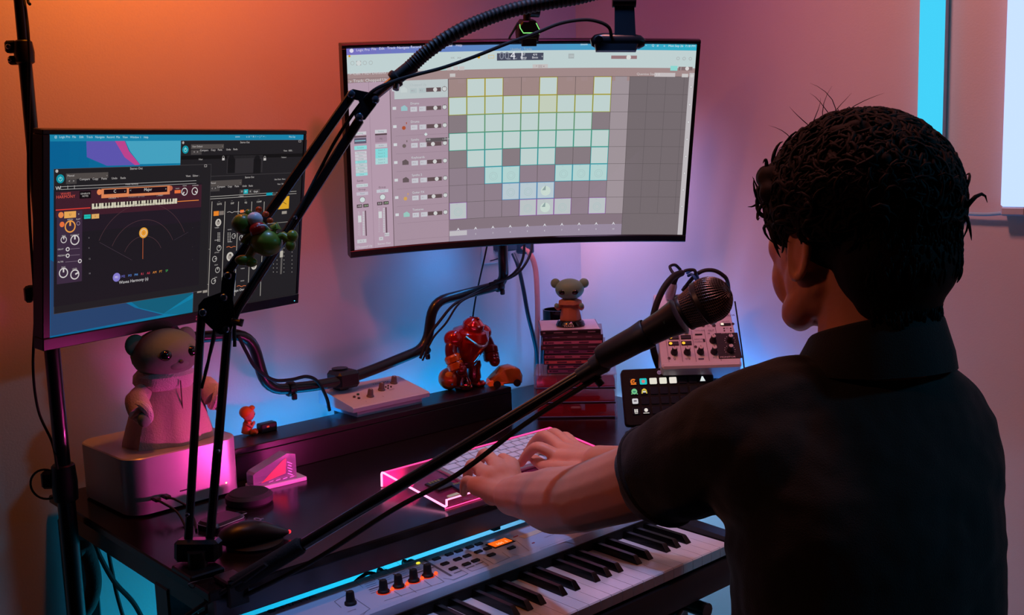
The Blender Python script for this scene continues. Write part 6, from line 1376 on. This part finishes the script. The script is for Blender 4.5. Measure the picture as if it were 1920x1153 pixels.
# ------------------------------------------------------------------ light tubes on the right wall
TH = mat('tube_housing', (190, 196, 206), .45)
for y0, y1, zb, col, e, lab in ((.908, .953, 1.188, (60, 190, 226), 1.25, 'cyan lit wall tube behind the head of the person'), (.756, .798, 1.188, (160, 180, 232), 1.7, 'pale violet-white lit wall tube with a plug at its lower end')):
    t = thing('light_tube', lab, 'light tube', Vector((WALL_X, (y0+y1)/2, zb)), 'light tubes on the wall')
    W('housing', G().box((WALL_X-.008, (y0+y1)/2, (zb+2.2)/2), (.016, y1-y0-.004, 2.2-zb), .002), TH, t)
    W('diffuser', G().box((WALL_X-.0215, (y0+y1)/2, (zb+2.2)/2), (.011, y1-y0, 2.2-zb-.008), .003), glow(col, e), t)
    W('end_cap', G().box((WALL_X-.013, (y0+y1)/2, zb-.004), (.026, y1-y0, .016), .003), TH, t)
wire('tube_cable', [Vector((WALL_X-.012, .912, 1.180)), Vector((WALL_X-.010, .875, 1.178)), Vector((WALL_X-.010, .83, 1.177)), Vector((WALL_X-.012, .798, 1.180))], .0032, mat('pale_blue_cable', (150, 196, 220), .4), 'pale cable linking the two light tubes on the wall')

# ------------------------------------------------------------------ the person
def remeshed(name, g, voxel, smooth_it, fac=.5):
    me = bpy.data.meshes.new(name); me.from_pydata(g.v, [], g.f); me.update()
    o = bpy.data.objects.new(name, me); COL.objects.link(o)
    r = o.modifiers.new('r', 'REMESH'); r.mode = 'VOXEL'; r.voxel_size = voxel; r.use_smooth_shade = True
    s = o.modifiers.new('s', 'SMOOTH'); s.iterations = smooth_it; s.factor = fac
    dg = bpy.context.evaluated_depsgraph_get(); m2 = bpy.data.meshes.new_from_object(o.evaluated_get(dg))
    bpy.data.objects.remove(o); bpy.data.meshes.remove(me)
    return m2
def cap(g, pts, rr, n=16, per=6):       # tapered smooth limb with round ends
    P = bez(pts, per); R_ = []
    for i in range(len(pts)-1):
        for k in range(per): t_ = k/per; t_ = t_*t_*(3-2*t_); R_.append(rr[i]*(1-t_)+rr[i+1]*t_)
    R_.append(rr[-1]); g.tube(P, R_, n)
    g.ell(P[0], (R_[0],)*3, n=n, m=10); g.ell(P[-1], (R_[-1],)*3, n=n, m=10)
def loft(g, rings, n=36):
    vs = []; fs = []
    for c, ax, ay, a, b, e in rings:
        for i in range(n):
            q = 2*PI*i/n; cx, sy = math.cos(q), math.sin(q)
            cx = math.copysign(abs(cx)**e, cx); sy = math.copysign(abs(sy)**e, sy); vs.append(tuple(Vector(c)+ax*(a*cx)+ay*(b*sy)))
    for j in range(len(rings)-1):
        for i in range(n): fs.append((j*n+i, j*n+(i+1) % n, (j+1)*n+(i+1) % n, (j+1)*n+i))
    fs += [tuple(range(n-1, -1, -1)), tuple(range((len(rings)-1)*n, len(rings)*n))]
    return g.add(vs, fs)
tF = Vector((.40, .915, 0)).normalized(); tL = Vector((-tF.y, tF.x, 0)); Zu = Vector((0, 0, 1))
hF = Vector((.34, .94, -.07)).normalized(); hL = Vector((-hF.y, hF.x, 0)).normalized(); hU = hF.cross(hL)*-1
if hU.z < 0: hU = -hU
HC = at(1604, 402, 1.13)
def H(f, l, u): return HC+hF*f+hL*l+hU*u
HR = Matrix((hF, hL, hU)).transposed()
LJ, RJ = Vector((.885, .655, 1.004)), Vector((1.124, .545, .978))
EL, WL = at(1092, 934, 1.285), onZ(962, 930, .824)
WR_, ER = onZ(1124, 868, .826), Vector((1.275, .790, .842))
tors = [(.50, .918, .470, .155, .122), (.58, .925, .482, .150, .116), (.70, .944, .512, .132, .102), (.80, .958, .530, .132, .102), (.90, .976, .550, .142, .106), (.97, .996, .562, .148, .104), (1.015, 1.012, .568, .136, .092), (1.05, 1.020, .572, .104, .080)]
g = G()
loft(g, [((x, y, z), tL, tF, a-.008, b-.008, .9) for z, x, y, a, b in tors])
NB = Vector((1.020, .566, 1.075))
cap(g, [Vector((1.02, .562, 1.03)), NB, H(-.018, 0, -.10), H(-.012, 0, -.05)], [.066, .058, .054, .056])
# head
g.ell(H(-.010, 0, .012), (.096, .076, .094), HR, 28, 18)
g.ell(H(.026, 0, -.040), (.068, .069, .074), HR, 24, 16)
g.ell(H(.050, 0, -.080), (.046, .054, .044), HR, 20, 14); g.ell(H(.082, 0, -.106), (.018, .022, .016), HR, 14, 10)
for s in (-1, 1):
    g.ell(H(.062, .040*s, -.032), (.026, .022, .024), HR, 16, 12); g.ell(H(.058, .034*s, -.066), (.030, .027, .036), HR, 16, 12)
    cap(g, [H(.000, .054*s, -.070), H(.036, .050*s, -.100), H(.074, .020*s, -.114)], [.018, .019, .015], 12, 4)   ; g.ell(H(.016, .046*s, -.066), (.036, .026, .042), HR, 16, 12)   # jaw line
    g.ell(H(.082, .030*s, .010), (.016, .024, .008), HR, 14, 10)             # brow
    er = H(-.008, .0765*s, -.034)
    ER_ = HR @ Matrix.Rotation(.02*s, 3, 'Z') @ Matrix.Rotation(-.2, 3, 'Y')
    g.ell(er, (.013, .0065, .028), ER_, 16, 12)
    ring = [er+ER_ @ Vector((.0135*math.cos(q), .005*s, .029*math.sin(q))) for q in [2*PI*i/20 for i in range(20)]]
    g.tube(ring, .0042, 8, closed=True); g.ell(er+ER_ @ Vector((.006, .002*s, -.027)), (.007, .005, .008), HR, 10, 8)
g.ell(H(.098, 0, -.034), (.016, .013, .018), HR, 14, 10); cap(g, [H(.090, 0, .002), H(.102, 0, -.022), H(.110, 0, -.040)], [.008, .009, .010], 12, 4)
g.ell(H(.092, 0, -.074), (.012, .021, .009), HR, 14, 10)
# left arm and hand
cap(g, [LJ, (LJ+EL)*.5+Vector((-.004, 0, -.006)), EL], [.050, .044, .041]); 
cap(g, [EL, EL*.68+WL*.32+Vector((-.004, 0, -.003)), EL*.3+WL*.7, WL], [.041, .043, .034, .0285])
LK = [onZ(*q) for q in ((957, 862, .830), (931, 862, .834), (909, 877, .832), (893, 899, .826))]       # knuckles index..little
g.ell(WL, (.027, .027, .021), None, 16, 12)
for k, q in enumerate(LK): cap(g, [WL+(q-WL)*.08+Vector((0, 0, -.002)), q+Vector((0, 0, -.010))], [.021, .0150], 12, 4)
cap(g, [WL*.5+LK[0]*.5+Vector((0, 0, -.012)), WL*.45+LK[3]*.55+Vector((0, 0, -.012))], [.0165, .0165], 12, 3)
Lf = [[LK[0]+Vector((0, 0, -.008)), LK[0]+Vector((.010, .030, -.006)), LK[0]+Vector((.013, .046, -.026)), LK[0]+Vector((.010, .050, -.040))],
      [LK[1]+Vector((0, 0, -.008)), LK[1]+Vector((.008, .036, .001)), LK[1]+Vector((.011, .054, -.014)), LK[1]+Vector((.012, .064, -.034))],
      [LK[2]+Vector((0, 0, -.008)), LK[2]+Vector((.004, .033, -.001)), LK[2]+Vector((.005, .047, -.018)), LK[2]+Vector((.006, .053, -.036))],
      [LK[3]+Vector((0, 0, -.008)), LK[3]+Vector((.000, .022, -.006)), LK[3]+Vector((.002, .032, -.018)), LK[3]+Vector((.004, .036, -.030))]]
for k, f in enumerate(Lf): r = (.0092, .0094, .0090, .0080)[k]; cap(g, f, [r*1.18, r*1.04, r*.95, r*.82], 12, 4)
cap(g, [WL+Vector((.020, .012, -.012)), WL+Vector((.044, .034, -.018)), WL+Vector((.062, .068, -.026)), WL+Vector((.070, .096, -.032))], [.015, .0135, .0108, .0092], 12, 4)
# right arm and hand
cap(g, [RJ, (RJ+ER)*.5+Vector((.01, 0, -.006)), ER], [.050, .044, .040]); cap(g, [ER, ER*.65+WR_*.35, ER*.3+WR_*.7, WR_], [.040, .041, .033, .028])
RK = [onZ(*q) for q in ((1046, 846, .827), (1053, 832, .832), (1067, 827, .829), (1084, 832, .822))]
g.ell(WR_, (.026, .027, .021), None, 16, 12)
for k, q in enumerate(RK): cap(g, [WR_+(q-WR_)*.08, q+Vector((0, 0, -.010))], [.019, .0135], 12, 4)
cap(g, [WR_*.5+RK[0]*.5+Vector((0, 0, -.012)), WR_*.45+RK[3]*.55+Vector((0, 0, -.012))], [.0165, .0160], 12, 3)
def fpx(kn, *q): return [kn+Vector((0, 0, -.008))]+[onZ(*p) for p in q]
Rf = [fpx(RK[0], (1010, 838, .832), (990, 850, .815), (977, 868, .794)), fpx(RK[1], (1022, 817, .836), (1003, 828, .818), (990, 846, .797)),
      fpx(RK[2], (1040, 812, .832), (1024, 820, .814), (1013, 836, .798)), fpx(RK[3], (1062, 818, .824), (1048, 824, .810), (1040, 838, .798))]
for k, f in enumerate(Rf): r = (.0092, .0094, .0090, .0080)[k]; cap(g, f, [r*1.18, r*1.04, r*.95, r*.82], 12, 4)
cap(g, [WR_+Vector((-.018, .012, -.012)), onZ(1058, 880, .812), onZ(1026, 876, .803), onZ(1003, 862, .797)], [.015, .0135, .0108, .0092], 12, 4)
# legs
HIPL, HIPR = Vector((.915, .470, .52))+tL*.085, Vector((.915, .470, .52))-tL*.085
KNL, KNR = HIPL+tF*.40+Vector((-.04, .0, -.01)), HIPR+tF*.40+Vector((.05, -.02, -.01))
ANL, ANR = KNL+Vector((.0, -.02, -.40)), KNR+Vector((.02, -.02, -.40))
for hp, kn, an in ((HIPL, KNL, ANL), (HIPR, KNR, ANR)):
    cap(g, [hp, (hp+kn)*.5, kn], [.078, .068, .052], 18); cap(g, [kn, kn*.66+an*.34-tF*.012, an], [.050, .052, .034], 18); cap(g, [an+Vector((0, 0, -.03)), an+tF*.12+Vector((0, 0, -.045))], [.034, .028], 14)
SKIN = mat('skin', (216, 140, 110), .48, var=.07, vscale=40, bump=.08, bscale=500, sss=.12)
NAILM = mat('nail', (206, 150, 128), .3)
base = Vector((.93, .50, .004))
per = thing('person', 'person in a black polo shirt seated and typing, seen from behind', 'person', base)
body = remeshed('body', g, .0027, 5)
def put(name, me, m, par):
    me.materials.clear(); me.materials.append(m)
    me.polygons.foreach_set('use_smooth', [True]*len(me.polygons))
    inv = chain(par).inverted(); me.transform(inv); me.update()
    o = bpy.data.objects.new(name, me); COL.objects.link(o); o.parent = par; return o
bd = put('body', body, SKIN, per)
for f in Lf+Rf:
    d_ = (f[3]-f[2]).normalized(); n_ = (Zu-d_*Zu.dot(d_)).normalized()
    W('nail', G().ell(f[3]+n_*.0066+d_*.002, (.0042, .0062, .0016), frame(Vector((0, 0, 0)), d_.cross(n_), d_, n_).to_3x3(), 12, 6), NAILM, bd)
for s in (-1, 1):
    W('eye', G().ell(H(.0845, .031*s, -.002), (.0115, .0125, .0115), HR, 16, 12), mat('eye_white', (214, 206, 200), .2), bd)
    W('iris', G().ell(H(.0945, .031*s, -.002), (.0028, .0055, .0055), HR, 14, 8), mat('iris_dark', (40, 24, 16), .15), bd)
    W('eyebrow', G().tube([H(.094, .014*s, .016), H(.094, .030*s, .021), H(.082, .050*s, .016)], [.0028, .0036, .0018], 8), mat('hair_dark', (22, 15, 13), .5), bd)
W('lips', G().ell(H(.1005, 0, -.074), (.0055, .020, .0062), HR, 16, 8), mat('lip_tone', (170, 84, 78), .45), bd)
# polo shirt
SHIRT = mat('black_cotton', (15, 17, 18), .9, var=.12, vscale=90, bump=.35, bscale=700, sheen=.15)
g = G()
loft(g, [((x, y, z), tL, tF, a+.006, b+.006, .92) for z, x, y, a, b in tors[:7]]+[((1.021, .571, 1.046), tL, tF, .120, .086, 1), ((1.022, .568, 1.070), tL, tF, .085, .074, 1)])
cap(g, [Vector((1.0, .575, 1.030)), (Vector((1.0, .575, 1.03))+LJ)*.5+Vector((0, 0, .012)), LJ+Vector((0, 0, .006))], [.062, .060, .056])
cap(g, [Vector((1.04, .560, 1.030)), (Vector((1.04, .560, 1.03))+RJ)*.5+Vector((0, 0, .010)), RJ+Vector((0, 0, .006))], [.066, .062, .058])
g.ell(LJ*.6+Vector((.985, .56, .93))*.4, (.09, .08, .085), None, 20, 14); g.ell(RJ*.6+Vector((1.0, .55, .93))*.4, (.085, .08, .085), None, 20, 14)
SL = LJ+(EL-LJ)*.44+Vector((-.002, 0, -.010)); SR = RJ+(ER-RJ)*.62
for a_, b_ in ((LJ, SL), (RJ, SR)):
    d_ = (b_-a_); cap(g, [a_, a_+d_*.55+Vector((0, 0, -.004)), b_-d_*.10], [.060, .0605, .056], 20)
    dn = d_.normalized(); x_, y_ = perp(dn); loft(g, [(a_+d_*.5, x_, y_, .059, .059, 1), (b_-dn*.004, x_, y_, .0575, .0575, 1), (b_, x_, y_, .0555, .0555, 1)], 30)
# folds
rf = random.Random(11)
for k in range(9):
    q = rf.random(); s0 = LJ+(SL-LJ)*(.2+.7*q)+Vector((rf.uniform(-.02, .02), -.02, .045+.01*rf.random())); g.tube(bez([s0, s0+Vector((.03, .02, -.015)), s0+Vector((.05, .06, -.05))], 4), [.002]+[.0055]*7+[.002], 8)
for pts in (((1500, 715), (1440, 730), (1390, 760), (1370, 800)), ((1760, 660), (1720, 690), (1640, 710)), ((1330, 750), (1290, 800), (1270, 850)), ((1400, 850), (1330, 900), (1260, 960)), ((1430, 900), (1370, 950), (1300, 985))):
    P = []
    for x, y in pts:      # bring the fold onto the cloth: nearest torso / sleeve depth
        P.append(at(x, y, 1.045 if x > 1350 else 1.02))
shirt = remeshed('shirt', g, .0042, 6)
sh = put('polo_shirt', shirt, SHIRT, per)
tx = bpy.data.textures.new('cloth_folds', 'CLOUDS'); tx.noise_scale = .07; tx.noise_depth = 2
dm = sh.modifiers.new('folds', 'DISPLACE'); dm.texture = tx; dm.strength = .012; dm.mid_level = .45; dm.texture_coords = 'LOCAL'
# collar: fold-over band, high at the nape, lower at the throat
vs = []; fs = []; N = 40
for i in range(N+1):
    q = math.radians(-158+316*i/N); cx, sy = -math.cos(q), math.sin(q)
    dirv = tF*cx+tL*sy
    lift = .016*(-cx)+.002
    c0 = Vector((1.020, .564, 1.074)); c1 = Vector((1.024, .566, 1.104))
    for r, z in ((.080, -.016), (.077, .000), (.0665, .030), (.0640, .034), (.0605, .034), (.0600, .028), (.0640, -.012)):
        tt = (z+.016)/.05
        vs.append(tuple(c0*(1-tt)+c1*tt+dirv*(r*(1.03 if abs(sy) > .5 else 1))+Zu*(lift*(.4+tt)+z*.25)))
k = 7
for i in range(N):
    for j in range(k-1): fs.append((i*k+j, (i+1)*k+j, (i+1)*k+j+1, i*k+j+1))
g = G(); g.add(vs, fs); W('collar', g, SHIRT, sh, smooth=60)
for c_, ax in ((SL, SL-LJ), (SR, SR-RJ)):
    dn = ax.normalized(); W('sleeve_hem', G().torus(c_-dn*.004, dn, .0572, .0032, 36, 8), SHIRT, sh)
# trousers and shoes
g = G(); loft(g, [((.915, .466, .47), tL, tF, .150, .115, 1), ((.918, .470, .50), tL, tF, .166, .128, 1), ((.924, .480, .57), tL, tF, .164, .124, 1)])
for hp, kn, an in ((HIPL, KNL, ANL), (HIPR, KNR, ANR)):
    cap(g, [hp, (hp+kn)*.5, kn], [.086, .077, .061], 18); cap(g, [kn, kn*.66+an*.34-tF*.010, an+Vector((0, 0, -.005))], [.060, .061, .047], 18)
tr = put('trousers', remeshed('trousers', g, .006, 4), mat('dark_denim', (20, 22, 30), .9, bump=.3, bscale=600), per)
for an in (ANL, ANR):
    g = G(); cap(g, [an+Vector((0, 0, -.045))-tF*.03, an+tF*.05+Vector((0, 0, -.050)), an+tF*.17+Vector((0, 0, -.058))], [.041, .042, .031], 14)
    g.v = [(v[0], v[1], max(v[2], .006)) for v in g.v]; so = W('shoe', g, mat('shoe_black', (24, 22, 24), .6), per)
    W('sole', G().prism([(c[0]*1.0, c[1]*.42) for c in circ(.135, 28)], frame(Vector((an.x, an.y, .0045))+tF*.065, tF, tL, Zu), .014), mat('sole_grey', (150, 146, 144), .7), so)
# hair: a full cap of wavy locks
HAIRM = mat('hair_locks', (24, 16, 13), .72, var=.3, vscale=300, spec=.2)
g = G()
g.ell(H(-.010, 0, .016), (.102, .088, .090), HR, 28, 18); g.ell(H(-.060, 0, -.045), (.054, .070, .062), HR, 20, 14); g.ell(H(-.062, 0, -.086), (.034, .052, .030), HR, 16, 12)
rh = random.Random(5)
def hp_(th, ph):     # point on the cap: th around (0 = front), ph up
    cx, sy, sz = math.cos(ph)*math.cos(th), math.cos(ph)*math.sin(th), math.sin(ph)
    return H(-.010+.102*cx, .088*sy, .016+.090*sz), (hF*(cx/.102)+hL*(sy/.088)+hU*(sz/.090)).normalized()
for k in range(170):
    th = rh.uniform(-PI, PI); ph = rh.uniform(-.1, 1.4)
    p_, n_ = hp_(th, ph); r = rh.uniform(.007, .013); g.ell(p_-n_*.003, (r, r, r*.8), None, 10, 7)
for k in range(22):     # fringe over the forehead and temples
    th = rh.uniform(-1.1, 1.25); p_, n_ = hp_(th, rh.uniform(.05, .45)); r = rh.uniform(.009, .015); g.ell(p_+n_*.006, (r, r, r), None, 12, 8)
cap(g, [H(.052, .064, .030), H(.046, .070, .000), H(.034, .073, -.024)], [.016, .012, .006], 12, 4); cap(g, [H(.052, -.064, .030), H(.046, -.070, .0), H(.034, -.073, -.024)], [.016, .012, .006], 12, 4)
hm = remeshed('hair', g, .004, 3)
hr = put('hair', hm, HAIRM, per)
g = G()
def lock(p, n, ln, r, curl, down, out=.06):
    t1 = (n.cross(Zu)).normalized() if abs(n.z) < .95 else Vector((1, 0, 0)); t2 = n.cross(t1)
    a = rh.uniform(0, 2*PI); side = t1*math.cos(a)+t2*math.sin(a)
    P = []; q = p-n*.006; d = (n*out+side*.8+Vector((0, 0, -down))).normalized(); ax = (n+Vector((rh.uniform(-1, 1), rh.uniform(-1, 1), rh.uniform(-1, 1)))*(.22 if out < .5 else 1)).normalized()
    for i in range(7):
        P.append(q); q = q+d*(ln/6); d = (Matrix.Rotation(curl, 3, ax) @ d+Vector((0, 0, -.05*down))-n*(.16 if out < .5 else 0)).normalized()
    g.tube(P, [r*.7, r, r, r*.9, r*.7, r*.45, r*.12], 5)
for k in range(2600):
    th = rh.uniform(-PI, PI); ph = math.asin(rh.uniform(-.25, 1)); p_, n_ = hp_(th, ph)
    if abs(th) < 1.0 and ph < .05: continue
    lock(p_+n_*.011, n_, rh.uniform(.020, .050), rh.uniform(.0012, .0028), rh.uniform(.2, .75)*rh.choice((-1, 1)), rh.uniform(.1, .7), .14)
for k in range(420):     # shorter hair on the back of the head and the nape
    th = PI+rh.uniform(-1.25, 1.25); z_ = rh.uniform(-.105, -.01); p_ = H(-.062+(.058 if z_ > -.06 else .036)*math.cos(th), (.074 if z_ > -.06 else .054)*math.sin(th), z_); n_ = (hF*math.cos(th)+hL*math.sin(th)*.8).normalized()
    lock(p_, n_, rh.uniform(.010, .020), rh.uniform(.0008, .0018), rh.uniform(.05, .15), 2.4, .05)
for k in range(160):     # curls falling over the forehead
    th = rh.uniform(-.9, 1.2); p_, n_ = hp_(th, rh.uniform(.0, .55)); lock(p_+n_*.012, n_, rh.uniform(.025, .050), rh.uniform(.0012, .0024), rh.uniform(.4, .9)*rh.choice((-1, 1)), rh.uniform(.3, 1.0), .35)
for k in range(14):      # stray hairs
    p_, n_ = hp_(rh.uniform(-.9, 1.4), rh.uniform(.7, 1.4)); lock(p_, n_, rh.uniform(.04, .07), .0005, rh.uniform(.2, .6)*rh.choice((-1, 1)), 0, .7)
lk = W('locks', g, HAIRM, hr, smooth=180); lk['kind'] = 'stuff'
# stool
t = thing('stool', 'dark round stool under the seated person', 'stool', (.905, .455, .004))
W('seat', G().lathe((.905, .455, .375), (0, 0, 1), [(.15, 0), (.165, .008), (.165, .028), (.15, .036), (.001, .038)], 32), SATIN, t)
for k in range(4):
    a = PI/4+k*PI/2; W('leg', G().tube([(.905+.10*math.cos(a), .455+.10*math.sin(a), .376), (.905+.15*math.cos(a), .455+.15*math.sin(a), .008)], .011, 10), BLKM, t)
W('foot_ring', G().torus((.905, .455, .16), (0, 0, 1), .130, .007, 36, 8), BLKM, t)
